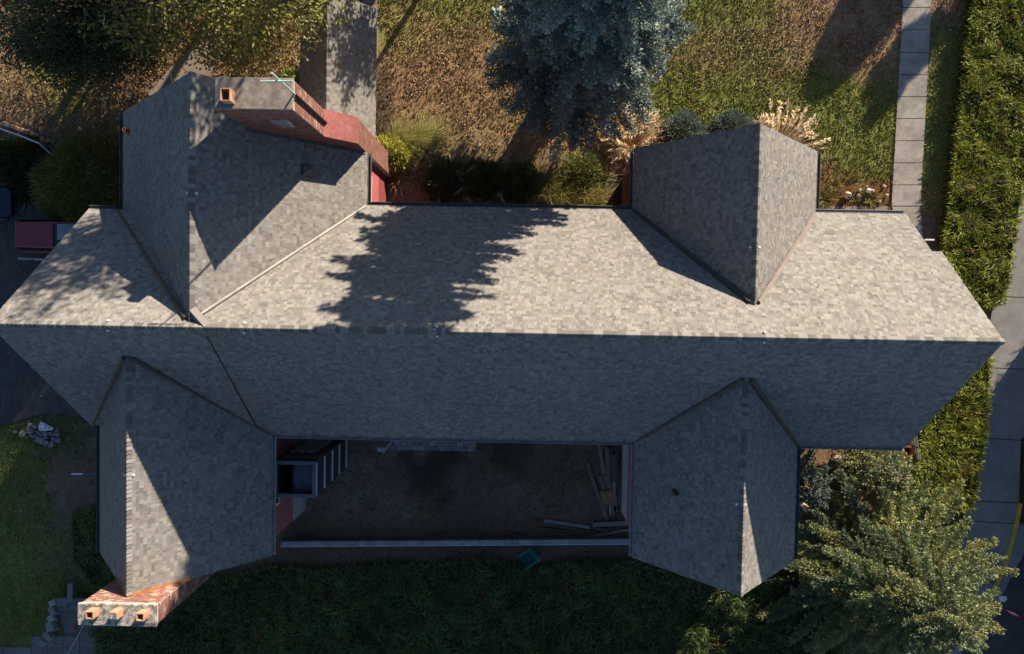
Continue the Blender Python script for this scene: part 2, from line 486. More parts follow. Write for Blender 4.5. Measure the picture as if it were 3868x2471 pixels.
# street pavement on the right
pav = link('pavement', None, None, kind='structure')
PL = [(2398 + 60, 150, 2560), (2412, 431, 2560), (2371, 700, 2520), (2341, 867, 2480), (2325, 1031, 2398), (2300, 1178, 2390), (2296, 1226, 2381), (2230, 1330, 2357), (2160, 1440, 2310), (2080, 1560, 2240)]
for i in range(len(PL) - 1):
    l0, v0, r0 = PL[i]
    l1, v1, r1 = PL[i + 1]
    sl0 = 3 if i > 1 else 0
    sheet('slab', [D(l0 - 35, v0 + 1 - 3)[:2], D(r0, v0 + 1 + 4)[:2], D(r1, v1 - 1 + 4)[:2], D(l1 - 35, v1 - 1 - 3)[:2]], .10, .2, M['concrete2'], pav)
# kerb with yellow paint, gutter strip, road
KB = [(2396, 1183), (2388, 1226), (2378, 1268), (2364, 1320), (2346, 1362), (2325, 1398), (2280, 1465), (2220, 1545)]
kerb = link('kerb', None, None, kind='structure')
mb = MB()
for i in range(len(KB) - 1):
    a, b = D(*KB[i]), D(*KB[i + 1])
    n = unit(np.array([-(b - a)[1], (b - a)[0], 0])) * .10
    mb.prism([(a - n)[:2], (a + n)[:2], (b + n)[:2], (b - n)[:2]][::-1], -.1, .112)
mb.build('painted_edge', M['yellow'], kerb)
KO = [(2403, 1234), (2428, 1240), (2408, 1300), (2372, 1368), (2350, 1412), (2290, 1500), (2240, 1560)]
KI = [(2391, 1234), (2381, 1268), (2367, 1320), (2349, 1362), (2328, 1398), (2283, 1465), (2223, 1545)]
for i in range(len(KO) - 1):
    sheet('gutter_slab', [D(*KI[i])[:2], D(*KO[i])[:2], D(*KO[i + 1])[:2], D(*KI[i + 1])[:2]], .02, .1, M['concrete2'], kerb)
sheet('road', [p[:2] for p in (D(2428, 1240), D(2408, 1300), D(2372, 1368), D(2350, 1412), D(2290, 1500), D(2200, 1620), D(2200, 2000), D(3400, 2000), D(3400, 1240))], .012, .2, M['asphalt'], kind='structure')
sheet('planting_strip', [p[:2] for p in (D(2402, 1030), D(2520, 1034), D(2520, 1233), D(2398, 1229))], .06, .1, mat('strip_soil', (.05, .035, .025), rough=1, n2=(20, .5), bump=.8), kind='structure')

# ------------------------------------------------------------------ house
ZE = 5.9
house = thing('house', 'large red-sided house under a grey shingled cross-gabled roof', 'house', (0, 0, 0))
TONES = .59 * np.array([(.352, .340, .320), (.318, .306, .290), (.278, .268, .257), (.336, .330, .32), (.30, .278, .26), (.245, .238, .232)])
TONE_P = np.array([.24, .22, .2, .16, .1, .08])
EXPO = .134
def shingle_plane(P0, P1, Q0, Q1, skip=None, tone=1.0, seed=0, lift=.0):
    """courses of cut shingles on the plane whose eave runs P0 -> P1 and whose top edge runs Q0 -> Q1; arrays (tile, 6 verts), colours"""
    r = np.random.default_rng(100 + seed)
    P0, P1, Q0, Q1 = [np.array(p, float) for p in (P0, P1, Q0, Q1)]
    U = unit(P1 - P0)
    N = unit(np.cross(U, Q0 - P0))
    if N[2] < 0:
        N = -N
    Vv = unit(np.cross(N, U))
    if Vv[2] < 0:
        Vv = -Vv
    Ls = float((Q0 - P0) @ Vv)
    a1, b0, b1 = float((Q0 - P0) @ U), float((P1 - P0) @ U), float((Q1 - P0) @ U)
    n = max(1, int(round(Ls / EXPO)))
    e = Ls / n
    tiles, cols = [], []
    for i in range(n):
        s0 = i * e - (.025 if i == 0 else 0)
        s1 = min((i + 1) * e + .012, Ls + .01)
        lo0, lo1 = a1 * (s0 / Ls), a1 * (s1 / Ls)
        hi0, hi1 = b0 + (b1 - b0) * (s0 / Ls), b0 + (b1 - b0) * (s1 / Ls)
        mn, mx = min(lo0, lo1), max(hi0, hi1)
        if mx - mn < .05:
            continue
        ws = r.choice([.065, .09, .115, .145, .185, .24], int((mx - mn) / .07) + 10, p=[.16, .24, .25, .18, .11, .06]) * r.uniform(.85, 1.15, int((mx - mn) / .07) + 10)
        ed = mn + np.concatenate([[0], np.cumsum(ws)]) - r.uniform(0, .2)
        ed = ed[ed < mx + .4]
        for k in range(len(ed) - 1):
            g = .002
            c0, c1 = max(ed[k] + g, lo0), min(ed[k + 1] - g, hi0)
            d0, d1 = max(ed[k] + g, lo1), min(ed[k + 1] - g, hi1)
            if c1 - c0 < .015 and d1 - d0 < .015:
                continue
            c1, d1 = max(c1, c0), max(d1, d0)
            m = P0 + U * ((c0 + d1) / 2) + Vv * ((s0 + s1) / 2)
            if skip is not None and skip(m):
                continue
            proud = r.random() < .55
            t = .006 + (.004 if proud else 0) + lift
            js = r.uniform(-.006, .006) + (0 if proud else .008)
            t2 = .001 + (.004 if proud else 0) + lift
            q = [(c0, s0 + js, t), (c1, s0 + js, t), (d1, s1, t2), (d0, s1, t2), (c0, s0 + js, -.004), (c1, s0 + js, -.004)]
            tiles.append([P0 + U * x + Vv * y + N * z for x, y, z in q])
            tc = TONES[r.choice(6, p=TONE_P)] * (1.08 if proud else .90) * r.uniform(.92, 1.08) * tone
            cols.append(tc)
    return np.array(tiles), np.array(cols)
TF4 = np.array([(0, 1, 2, 3), (4, 5, 1, 0)])
TF3 = np.array([(4, 0, 3), (5, 2, 1)])
def tiles_mesh(name, T, C):
    n = len(T)
    V = T.reshape(-1, 3)
    o = (np.arange(n) * 6)[:, None, None]
    return np_mesh(name, V, [(TF4[None] + o).reshape(-1, 4), (TF3[None] + o).reshape(-1, 3)], np.repeat(C, 6, 0))
ZR = 11.4
YR, YN, YS = -.98, 3.63, -5.35
pn, ps = (ZR - ZE) / (YN - YR), (ZR - ZE) / (YR - YS)
def zN(y):
    return ZR - pn * (y - YR)
def zS(y):
    return ZR - ps * (YR - y)
WING = dict(  # ridge x, ridge z, west eave x, east eave x, gable y, north?
    UL=(-10.62, 11.2, -15.56, -6.07, 7.12, 1), UR=(7.71, 10.19, 4.24, 11.25, 6.0, 1),
    LL=(-13.2, 10.11, -16.48, -9.71, -10.2, 0), LR=(7.7, 9.61, 4.56, 10.82, -9.95, 0))
def valley_y(k):
    xr, zr, xw, xe, yg, nth = WING[k]
    return YR + (ZR - zr) / pn if nth else YR - (ZR - zr) / ps
def in_wing(k, m, pad=.25):
    xr, zr, xw, xe, yg, nth = WING[k]
    yv = valley_y(k)
    ye = YN if nth else YS
    t = (m[1] - yv) / (ye - yv)
    if t < 0:
        return False
    return xr + (xw - xr) * t + pad < m[0] < xr + (xe - xr) * t - pad
def skipN(m):
    return in_wing('UL', m) or in_wing('UR', m)
def skipS(m):
    return in_wing('LL', m) or in_wing('LR', m)
PL_ = []      # (roof part, tiles, colours)
XS = -10.15   # joint between the older left end and the rest of the roof
main_roof = MB()
def deck(mb, quad, th=.14, drop=.01):
    """roof deck slab under a slope: quad of 3-d points"""
    q = [np.array(p, float) for p in quad]
    vs = [p - np.array([0, 0, drop]) for p in q] + [p - np.array([0, 0, th]) for p in q]
    mb.add(vs, [(0, 1, 2, 3), (7, 6, 5, 4), (0, 4, 5, 1), (1, 5, 6, 2), (2, 6, 7, 3), (3, 7, 4, 0)])
ZL = 6.44     # eave height of the left end
NQ = [(XS, YN, ZE), (14.75, YN, ZE), (15.12, YR, ZR), (XS, YR, ZR)]
SQ = [(15.05, YS, ZE), (XS, YS, ZE), (XS, YR, ZR), (15.19, YR, ZR)]
NL = [(-16.62, 3.26, ZL), (XS, 3.26, ZL), (XS, YR, ZR), (-17.02, YR, ZR)]
SL = [(XS, -5.0, ZL), (-16.58, -5.0, ZL), (-17.02, YR, ZR), (XS, YR, ZR)]
y_st = 2.08
NQa = [(XS, YN, ZE), (14.74, YN, ZE), (14.79, y_st, zN(y_st)), (XS, y_st, zN(y_st))]
NQb = [(XS, y_st, zN(y_st)), (15.14, y_st, zN(y_st)), (15.19, YR, ZR), (XS, YR, ZR)]
for q in (NQa, NQb, SQ, NL, SL):
    deck(main_roof, q)
roof_o = main_roof.build('roof', M['fascia'], house)
for k, (q, sk_) in enumerate(((NQa, skipN), (NQb, skipN), (SQ, skipS), (NL, skipN), (SL, skipS))):
    T, C = shingle_plane(q[0], q[1], q[3], q[2], sk_, seed=k)
    PL_.append((roof_o, T, C))
wing_objs = {}
for k, (xr, zr, xw, xe, yg, nth) in WING.items():
    yv = valley_y(k)
    ye = (YN if nth else YS)
    mb = MB()
    ov = .03
    yve = yv + (-.05 if nth else .05)
    yw, ye_ = ye, ye
    if k == 'UL':
        yw = 3.3
    if k == 'LL':
        yw = -4.95
    W = [(xw, yw, ZE), (xw, yg, ZE), (xr, yg, zr), (xr, yve, zr)]
    E = [(xe, ye_, ZE), (xe, yg, ZE), (xr, yg, zr), (xr, yve, zr)]
    ro = None
    quads = []
    if k == 'UL':
        xc = -9.41     # the east slope stops against the chimney
        zc = zr - (zr - ZE) * (xc - xr) / (xe - xr)
        yc = 5.70
        ycv = yv + (ye_ - yv) * (xc - xr) / (xe - xr)
        quads = [W, [(xe, ye_, ZE), (xe, yc, ZE), (xc, yc, zc), (xc, ycv, zc)], [(xc, ycv, zc), (xc, yg, zc), (xr, yg, zr), (xr, yve, zr)]]
    else:
        quads = [W, E]
    for q in quads:
        deck(mb, q)
    ro = mb.build('wing_roof', M['fascia'], house)
    wing_objs[k] = ro
    for j, q in enumerate(quads):
        T, C = shingle_plane(q[0], q[1], q[3], q[2], seed=20 + 7 * j + len(wing_objs) * 31)
        PL_.append((ro, T, C))
# the shingles that show largest are parts of their own, the rest of each roof is one joined part
score = []
for pi, (ro, T, C) in enumerate(PL_):
    a = np.linalg.norm(np.cross(T[:, 1] - T[:, 0], T[:, 3] - T[:, 0]), axis=1)
    nn = unit(np.cross(T[:, 1] - T[:, 0], T[:, 3] - T[:, 0]))
    cen = T[:, :4].mean(1)
    vd = np.array([0, 0, CAM_H]) - cen
    dist = np.linalg.norm(vd, axis=1)
    u_, v_ = px_of(cen[:, 0], cen[:, 1], cen[:, 2])
    ok = (u_ > 5) & (u_ < 2403) & (v_ > 5) & (v_ < 1533)
    sc_ = a * np.abs((nn * unit(vd)).sum(1)) / dist ** 2 * ok
    score += [(s, pi, i) for i, s in enumerate(sc_)]
score.sort(reverse=True)
single = {}
for s, pi, i in score[:296]:
    single.setdefault(pi, set()).add(i)
joined = {}
for pi, (ro, T, C) in enumerate(PL_):
    own = single.get(pi, set())
    for i in own:
        link('shingle', tiles_mesh('shingle', T[i:i + 1], C[i:i + 1]), M['shingle'], ro)
    keep = np.array([i not in own for i in range(len(T))], bool)
    joined.setdefault(ro.name, []).append((ro, T[keep], C[keep]))
for nm, lst in joined.items():
    T = np.concatenate([q[1] for q in lst])
    C = np.concatenate([q[2] for q in lst])
    link('shingle_courses', tiles_mesh('shingle_courses', T, C), M['shingle'], lst[0][0], kind='stuff')

# ridge caps: bent shingles lapped along each ridge
def cap_mesh(pitch, col, w_=.18, ln=.165):
    s, c = math.sin(math.atan(pitch)), math.cos(math.atan(pitch))
    mb = MB()
    t0, t1 = .062, .026
    xs = [-w_ * c, -.012, .012, w_ * c]
    zs = [-w_ * s, 0, 0, -w_ * s]
    vs = [(x, 0, z + t0) for x, z in zip(xs, zs)] + [(x, ln, z + t1) for x, z in zip(xs, zs)] + [(x, 0, z + t0 - .03) for x, z in zip(xs, zs)]
    fs = [(0, 1, 5, 4), (1, 2, 6, 5), (2, 3, 7, 6), (8, 9, 1, 0), (9, 10, 2, 1), (10, 11, 3, 2), (8, 0, 4), (11, 7, 3)]
    mb.add(vs, fs, col)
    me = mb.mesh('ridge_shingle')
    me.materials.append(M['shingle'])
    return me
n_cap = 0
def ridge_run(a, b, pitch, ro, limit):
    global n_cap
    a, b = Vector(a), Vector(b)
    d = (b - a)
    L = d.length
    d.normalize()
    rz = math.atan2(d.y, d.x) - math.pi / 2
    var = [cap_mesh(pitch, tuple(TONES[i] * f)) for i, f in ((0, 1.05), (1, .75), (3, 1.1), (4, .82), (2, .72))]
    rest = []
    n = int(L / .146)
    for i in range(n):
        p = a + d * (i * L / n)
        me = random.choice(var)
        if i < limit:
            o = bpy.data.objects.new('ridge_shingle', me)
            COL.objects.link(o)
            o.location = p
            o.rotation_euler = (0, 0, rz + random.uniform(-.015, .015))
            o.parent = ro
            o.matrix_parent_inverse = Matrix.Translation(-house.location)
            n_cap += 1
        else:
            rest.append((p, me))
    if rest:
        mb = MB()
        cr, sr = math.cos(rz), math.sin(rz)
        for p, me in rest:
            cc = me.attributes['Col'].data[0].color
            vs = [(v.co.x * cr - v.co.y * sr + p.x, v.co.x * sr + v.co.y * cr + p.y, v.co.z + p.z) for v in me.vertices]
            mb.add(vs, [tuple(q.vertices) for q in me.polygons], tuple(cc[:3]))
        mb.build('ridge_shingle_run', M['shingle'], ro, kind='stuff')
ridge_run((15.19, YR, ZR), (-17.02, YR, ZR), 1.2, roof_o, 400)
ridge_run((WING['UL'][0], 7.12, 11.2), (WING['UL'][0], valley_y('UL'), 11.2), 1.1, wing_objs['UL'], 55)
for k in ('UR', 'LL', 'LR'):
    xr, zr, xw, xe, yg, nth = WING[k]
    ridge_run((xr, yg, zr), (xr, valley_y(k), zr), 1.2, wing_objs[k], 6 if k != 'LL' else 10)
# little saddle where the upper left ridge dies into the main ridge
mb = MB()
a, b = np.array([-10.6, -.45, 11.24]), np.array([-10.05, -.97, 11.42])
n = unit(np.array([-(b - a)[1], (b - a)[0], 0])) * .17
mb.add([a + n - [0, 0, .14], a + [0, 0, .03], a - n - [0, 0, .14], b + n - [0, 0, .14], b + [0, 0, .03], b - n - [0, 0, .14]], [(0, 1, 4, 3), (1, 2, 5, 4), (0, 2, 1), (3, 4, 5)], (.19, .18, .17))
mb.build('saddle', M['shingle'], roof_o)

M['flash_tan'] = mat('tan_flashing', (.15, .125, .11), rough=.6, n1=(2, .25))
# valley flashings
def bar(mb, a, b, wd, th, lift=0.0, col=None):
    a, b = np.array(a, float), np.array(b, float)
    d = unit(b - a)
    sdv = unit(np.cross(d, np.array([0, 0, 1.0]))) * wd / 2
    up = np.array([0, 0, 1.0])
    vs = []
    for p in (a, b):
        vs += [p + sdv + up * lift, p - sdv + up * lift, p - sdv + up * (lift + th), p + sdv + up * (lift + th)]
    mb.add(vs, [(0, 1, 2, 3), (7, 6, 5, 4), (0, 4, 5, 1), (1, 5, 6, 2), (2, 6, 7, 3), (3, 7, 4, 0)], col)
for k, (xr, zr, xw, xe, yg, nth) in WING.items():
    yv = valley_y(k)
    ye = YN if nth else YS
    for xx, mk in ((xw, 'flash_dark'), (xe, 'flash_dark')):
        y_c = ye
        z_c = ZE
        if k == 'UL' and xx == xw:
            y_c, z_c = 3.27, ZE + .45
        if k == 'LL' and xx == xw:
            y_c, z_c = -5.0, ZE + .45
        mm = M['flash_light'] if (k == 'UL' and xx == xe) else M['flash_tan'] if (k == 'UR' and xx == xe) else M[mk]
        mb = MB()
        end = (xr + (.16 if xx > xr else -.16), yv + (.12 if nth else -.12), zr - .05)
        bar(mb, (xx, y_c, z_c + .02), end, .08 if mm is M['flash_light'] else .13, .045, .02)
        bar(mb, (xx, y_c, z_c + .02), end, .045, .04, .055)
        mb.build('valley_flashing', mm, house)
# raised verge board along the joint of the left end
mb = MB()
bar(mb, (XS + .02, -5.0, ZL - .10), (XS + .02, YR - .3, ZR - .4), .05, .12, -.06)
mb.build('verge_board', M['fascia'], house)
# gutters: open troughs
def gutter(p, q, out, m, wd=.13):
    p, q, out = np.array(p, float), np.array(q, float), np.array(out, float)
    prof = [(0, .0), (0, -.11), (wd, -.11), (wd, .0), (wd - .022, .0), (wd - .022, -.095), (.02, -.095), (.02, .0)]
    vs = []
    for e in (p, q):
        vs += [e + out * a + np.array([0, 0, b]) for a, b in prof]
    n = len(prof)
    fs = [(i, (i + 1) % n, n + (i + 1) % n, n + i) for i in range(n)] + [tuple(range(n))[::-1], tuple(range(n, 2 * n))]
    mb = MB()
    mb.add(vs, fs)
    return mb.build('gutter', m, house)
gz = ZE - .01
gutter((-6.0, YN + .03, gz), (4.18, YN + .03, gz), (0, 1, 0), M['gutter_dark'])
gutter((11.3, YN + .03, gz), (14.7, YN + .03, gz), (0, 1, 0), M['gutter'])
gutter((-16.6, 3.29, ZL - .01), (-15.6, 3.29, ZL - .01), (0, 1, 0), M['gutter_dark'])
gutter((-9.64, YS - .03, gz), (4.5, YS - .03, gz), (0, -1, 0), M['gutter'])
gutter((10.88, YS - .03, gz), (15.0, YS - .03, gz), (0, -1, 0), M['gutter'])
gutter((-16.55, -5.03, ZL - .01), (-16.5, -5.03, ZL - .01), (0, -1, 0), M['gutter'])
gutter((-6.04, 3.75, gz), (-6.04, 5.68, gz), (1, 0, 0), M['gutter_dark'])
gutter((4.21, 3.75, gz), (4.21, 5.95, gz), (-1, 0, 0), M['gutter_dark'])
gutter((11.28, 3.75, gz), (11.28, 5.95, gz), (1, 0, 0), M['gutter_dark'])
gutter((-9.68, -10.15, gz), (-9.68, -5.45, gz), (1, 0, 0), M['gutter'])
gutter((4.53, -9.9, gz), (4.53, -5.45, gz), (-1, 0, 0), M['gutter'])
gutter((10.85, -9.9, gz), (10.85, -5.45, gz), (1, 0, 0), M['gutter_dark'])
gutter((-16.51, -10.15, gz), (-16.51, -5.1, gz), (-1, 0, 0), M['gutter_dark'])
gutter((-15.59, 3.4, gz), (-15.59, 7.0, gz), (-1, 0, 0), M['gutter_dark'])

# walls: red boarded storey over grey rendered basement
OV = .3
ZF = 2.05
def body(x0, x1, y0, y1, xr, zr, along):
    """gabled wall body; along 'x': ridge runs in x, else in y"""
    mb, fb = MB(), MB()
    if along == 'x':
        zt = ZR - .35
        for yy0, yy1 in ((y0, YR), (YR, y1)):
            mb.prism([(x0, yy0), (x1, yy0), (x1, yy1), (x0, yy1)], ZF, [ZE - .05 if yy0 == y0 and yy0 != YR else zt, ZE - .05 if yy0 == y0 and yy0 != YR else zt, zt if yy1 == YR else ZE - .05, zt if yy1 == YR else ZE - .05])
    else:
        zt = zr - .35
        for a, b in ((x0, xr), (xr, x1)):
            za, zb = (ZE - .05, zt) if a == x0 else (zt, ZE - .05)
            mb.prism([(a, y0), (b, y0), (b, y1), (a, y1)], ZF, [za, zb, zb, za])
    fb.bbox(x0 - .02, x1 + .02, y0 - .02, y1 + .02, -1.6, ZF - .003)
    mb.build('wall', M['redpaint_shade'] if (along == 'y' and y1 > 2 and x0 > 0) else M['redpaint'], house)
    fb.build('foundation', M['redpaint_shade'] if (along == 'y' and y1 > 2 and x0 > 0) else M['redpaint'] if (along == 'y' and y1 > 2) else M['foundation'], house)
body(-16.3, 14.5, YS + OV + .25, YN - OV - .25, 0, ZR, 'x')
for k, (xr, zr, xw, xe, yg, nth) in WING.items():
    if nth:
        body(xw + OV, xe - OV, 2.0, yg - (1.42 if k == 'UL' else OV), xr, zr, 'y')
    else:
        body(xw + OV, xe - OV, yg + OV, -4.0, xr, zr, 'y')
# lap boards on the three courtyard and garden walls that show
def boards(x, y0, y1, sx):
    n = 20
    for i in range(n):
        z0 = ZF + .01 + i * (ZE - .12 - ZF) / n
        z1 = ZF + (i + 1) * (ZE - .12 - ZF) / n
        mb = MB()
        a, b = x + sx * .028, x + sx * .010
        mb.add([(x, y0, z0), (a, y0, z0), (b, y0, z1), (x, y0, z1), (x, y1, z0), (a, y1, z0), (b, y1, z1), (x, y1, z1)],
               [(0, 1, 2, 3), (7, 6, 5, 4), (0, 4, 5, 1), (1, 5, 6, 2), (2, 6, 7, 3), (3, 7, 4, 0)])
        mb.build('siding_board', M['siding'], house)
boards(-10.01 + .002, -9.88, -5.05, 1)
boards(4.86 - .002, -9.63, -5.05, -1)
boards(-6.37 + .002, 3.1, 5.68, 1)
# windows
def window_x(x, y0, y1, z0, z1, sx):
    fr = MB()
    t = .08
    for a, b, c, d in ((y0, y1, z0, z0 + t), (y0, y1, z1 - t, z1), (y0, y0 + t, z0 + t, z1 - t), (y1 - t, y1, z0 + t, z1 - t), ((y0 + y1) / 2 - .03, (y0 + y1) / 2 + .03, z0 + t, z1 - t)):
        fr.bbox(x, x + sx * .07, a, b, c, d)
    f = fr.build('window', M['white'], house)
    MB().bbox(x, x + sx * .035, y0 + t, y1 - t, z0 + t, z1 - t).build('pane', M['pane'], f)
window_x(-10.0 + .02, -8.55, -7.85, 4.15, 5.5, 1)
window_x(-6.36 + .02, 3.95, 5.1, 3.9, 5.3, 1)

# ------------------------------------------------------------------ chimneys
BR = [(.235, .11, .088), (.20, .098, .08), (.27, .135, .105), (.175, .09, .075), (.225, .12, .10)]
class Bricks:
    """courses of bricks on vertical faces; items kept with a size score"""
    def __init__(s):
        s.items = []
    def face(s, o, u, n, wd, z0, z1, pale=0.0, end=False):
        """o corner at z=0, u along the face, n outward; z1 may be a function of the along coordinate"""
        o, u, n = [np.array(q, float) for q in (o, u, n)]
        rows = int((max(z1(0), z1(wd / 2), z1(wd)) if callable(z1) else z1) / .078 - z0 / .078)
        for r_ in range(rows):
            za = z0 + r_ * .078 + .009
            zb = za + .060
            x = -.105 * (r_ % 2)
            while x < wd - .02:
                a, b = max(x + .008, 0), min(x + .202, wd)
                if b - a > .04 and (not callable(z1) or zb < z1((a + b) / 2)):
                    c = np.array(random.choice(BR)) * random.uniform(.8, 1.2)
                    if random.random() < pale:
                        c = c * .5 + np.array([.25, .22, .18])
                    pr = random.uniform(.008, .014)
                    q = [(a, za), (b, za), (b, zb), (a, zb)]
                    vs = [o + u * p[0] + np.array([0, 0, p[1]]) for p in q] + [o + u * p[0] + n * pr + np.array([0, 0, p[1]]) for p in q]
                    s.items.append((za, vs, tuple(c)))
                x += .21
    def build(s, parent, lim):
        FS = [(4, 5, 6, 7), (0, 1, 5, 4), (1, 2, 6, 5), (2, 3, 7, 6), (3, 0, 4, 7)]
        s.items.sort(key=lambda t: -t[0])
        for za, vs, c in s.items[:lim]:
            MB().add(vs, FS, c).build('brick', M['brick'], parent)
        mb = MB()
        for za, vs, c in s.items[lim:]:
            mb.add(vs, FS, c)
        mb.build('brick_courses', M['brick'], parent, kind='stuff')
# upper left: broad stack with a red painted shoulder
CX0, CX1, CXS, CY0, CY1, CZ, SH0, SH1 = -9.37, -7.05, -6.12, 5.72, 6.62, 12.2, 8.6, 7.5
mb = MB()
mb.bbox(CX0, CX1, CY0, CY1, -.2, CZ)
mb.prism([(CX1 + .001, CY0), (CXS, CY0), (CXS, CY1), (CX1 + .001, CY1)], -.2, [SH0, SH1, SH1, SH0])
ch1 = mb.build('chimney', M['mortar'], house, label='broad brick chimney with a red painted shoulder')
bk = Bricks()
bk.face((CX1, CY0, 0), (0, 1, 0), (1, 0, 0), CY1 - CY0, SH0 + .04, CZ - .06, .1)
bk.face((CX0, CY0, 0), (1, 0, 0), (0, -1, 0), CX1 - CX0, 6.9, CZ - .06)
bk.face((CX1, CY0, 0), (1, 0, 0), (0, -1, 0), CXS - CX1, 5.9, lambda a: SH0 - (SH0 - SH1) * a / (CXS - CX1) - .02)
bk.face((CXS, CY0, 0), (0, 1, 0), (1, 0, 0), CY1 - CY0, .2, SH1 - .05)
bk.build(ch1, 150)
mb = MB()
mb.prism([(CX1 + .015, CY0 - .03), (CXS + .04, CY0 - .03), (CXS + .04, CY1 + .03), (CX1 + .015, CY1 + .03)], [SH0, SH1 - .02, SH1 - .02, SH0], [SH0 + .05, SH1 + .03, SH1 + .03, SH0 + .05])
mb.build('shoulder', M['redledge'], ch1)
MB().bbox(CX0 - .03, CX1 + .03, CY0 - .03, CY1 + .03, CZ, CZ + .11).build('cap', M['cap_brown'], ch1, bevel=.02)
def flue(x0, x1, y0, y1, z0, z1, parent, top=None, t=.035):
    mb = MB()
    mb.bbox(x0, x1, y0, y0 + t, z0, z1)
    mb.bbox(x0, x1, y1 - t, y1, z0, z1)
    mb.bbox(x0, x0 + t, y0 + t, y1 - t, z0, z1)
    mb.bbox(x1 - t, x1, y0 + t, y1 - t, z0, z1)
    o = mb.build('flue_pot', M['terracotta'], parent, bevel=.008)
    if top is None:
        MB().bbox(x0 + t, x1 - t, y0 + t, y1 - t, z0 - .3, z0 + .03).build('flue_liner', M['soot'], o)
    else:
        MB().bbox(x0 + t * .3, x1 - t * .3, y0 + t * .3, y1 - t * .3, z1 - .1, z1 + .02).build('mortar_plug', M['cap_light'], o, bevel=.02)
    return o
fz = CZ + .5
a, b = D(517, 237, fz), D(541, 207, fz)
flue(a[0], b[0], a[1], b[1], CZ + .04, fz, ch1, t=.03)
# patch of flashing on its south face
mb = MB()
for i in range(10):
    x = -8.15 + i * .06
    z0, z1 = 10.2 + random.uniform(-.1, .1), 11.0 + random.uniform(-.1, .1)
    y0 = CY0 - .06 - random.uniform(0, .07)
    mb.add([(x, y0, z0), (x + .065, y0 - random.uniform(-.04, .04), z0), (x + .065, CY0 - .03, z1), (x, CY0 - .03, z1)], [(0, 1, 2, 3)])
mb.build('flashing_patch', M['steel'], ch1)
# roof / chimney joint
mb = MB()
for i in range(8):
    x0 = CX0 + (CXS - CX0) * i / 8
    x1 = CX0 + (CXS - CX0) * (i + 1) / 8
    zz = lambda x: 11.2 - (11.2 - ZE) * (x + 10.62) / 4.55
    bar(mb, (x0, CY0 - .06, zz(x0)), (x1, CY0 - .06, zz(x1)), .14, .05, .0)
mb.build('step_flashing', M['gutter_dark'], ch1)
# lower left: long stack on the gable with three pots
LX0, LX1, LY0, LY1, LZ = -14.46, -11.94, -10.92, -10.26, 10.66
ch2 = MB().bbox(LX0, LX1, LY0, LY1, -1.6, LZ).build('chimney', M['mortar'], house, label='long brick chimney with three clay pots')
bk = Bricks()
bk.face((LX0, LY1, 0), (1, 0, 0), (0, 1, 0), LX1 - LX0, 8.2, LZ - .05, .15)
bk.face((LX1, LY0, 0), (0, 1, 0), (1, 0, 0), LY1 - LY0, 4.0, LZ - .05, .15)
bk.build(ch2, 146)
MB().bbox(LX0 - .06, LX1 + .05, LY0 - .05, LY1 + .04, LZ, LZ + .12).build('cap', M['cap_light'], ch2, bevel=.03)
for u0, u1, v0, v1, tp in ((322, 352, 2311, 2340, None), (413, 444, 2313, 2341, 1), (513, 543, 2318, 2347, None)):
    z1 = LZ + .12 + .36
    a, b = G(u0, v1, z1), G(u1, v0, z1)
    flue(a[0], b[0], a[1], b[1], LZ + .1, z1, ch2, top=tp)
mb = MB()
for sgn, xe_ in ((-1, -14.3), (1, -11.75)):
    zz = lambda x: 10.11 - (10.11 - ZE) * (abs(x + 13.2) / (3.28 if x < -13.2 else 3.49))
    bar(mb, (-13.2, -10.22, 10.1), (xe_, -10.22, zz(xe_)), .10, .09, -.06)
mb.build('rusty_flashing', M['rust'], ch2)
# roof fittings
def pipe_vent(p, r, h, m):
    mb = MB()
    mb.lathe(p, [(r, -.1), (r, h), (r * .75, h), (r * .75, h - .1), (0, h - .1)], 12)
    mb.lathe(p, [(r * 2.6, -.04), (r * 1.2, .05), (r, .06)], 12)
    mb.build('vent_pipe', m, house)
def z_ul_e(x):
    return 11.2 - (11.2 - ZE) * (x + 10.62) / 4.55
def z_ul_w(x):
    return 11.2 - (11.2 - ZE) * (-10.62 - x) / 4.94
p = D(318, 260, 6.3)
pipe_vent((-15.1, 6.25, z_ul_w(-15.1)), .07, .35, M['rust'])
pipe_vent((6.15 - .3, -6.95, 9.61 - (9.61 - ZE) * (7.7 - 5.85) / 3.14), .06, .25, M['fascia'])
# square vent with a pyramid lid
vx, vy = -7.85, 4.62
vz = z_ul_e(vx)
q = .2
mb = MB()
nrm = unit(np.array([1.165, 0, 1.0]))
ax = unit(np.array([1.0, 0, -1.165]))
c = np.array([vx, vy, vz]) + nrm * .02
yv_ = np.array([0, 1.0, 0])
vs = [c + ax * q + yv_ * q, c - ax * q + yv_ * q, c - ax * q - yv_ * q, c + ax * q - yv_ * q]
vs2 = [p_ + nrm * .13 for p_ in vs]
mb.add(vs + vs2 + [c + nrm * .27], [(0, 1, 5, 4), (1, 2, 6, 5), (2, 3, 7, 6), (3, 0, 4, 7), (4, 5, 8), (5, 6, 8), (6, 7, 8), (7, 4, 8)])
mb.build('roof_vent', M['gutter_dark'], house)
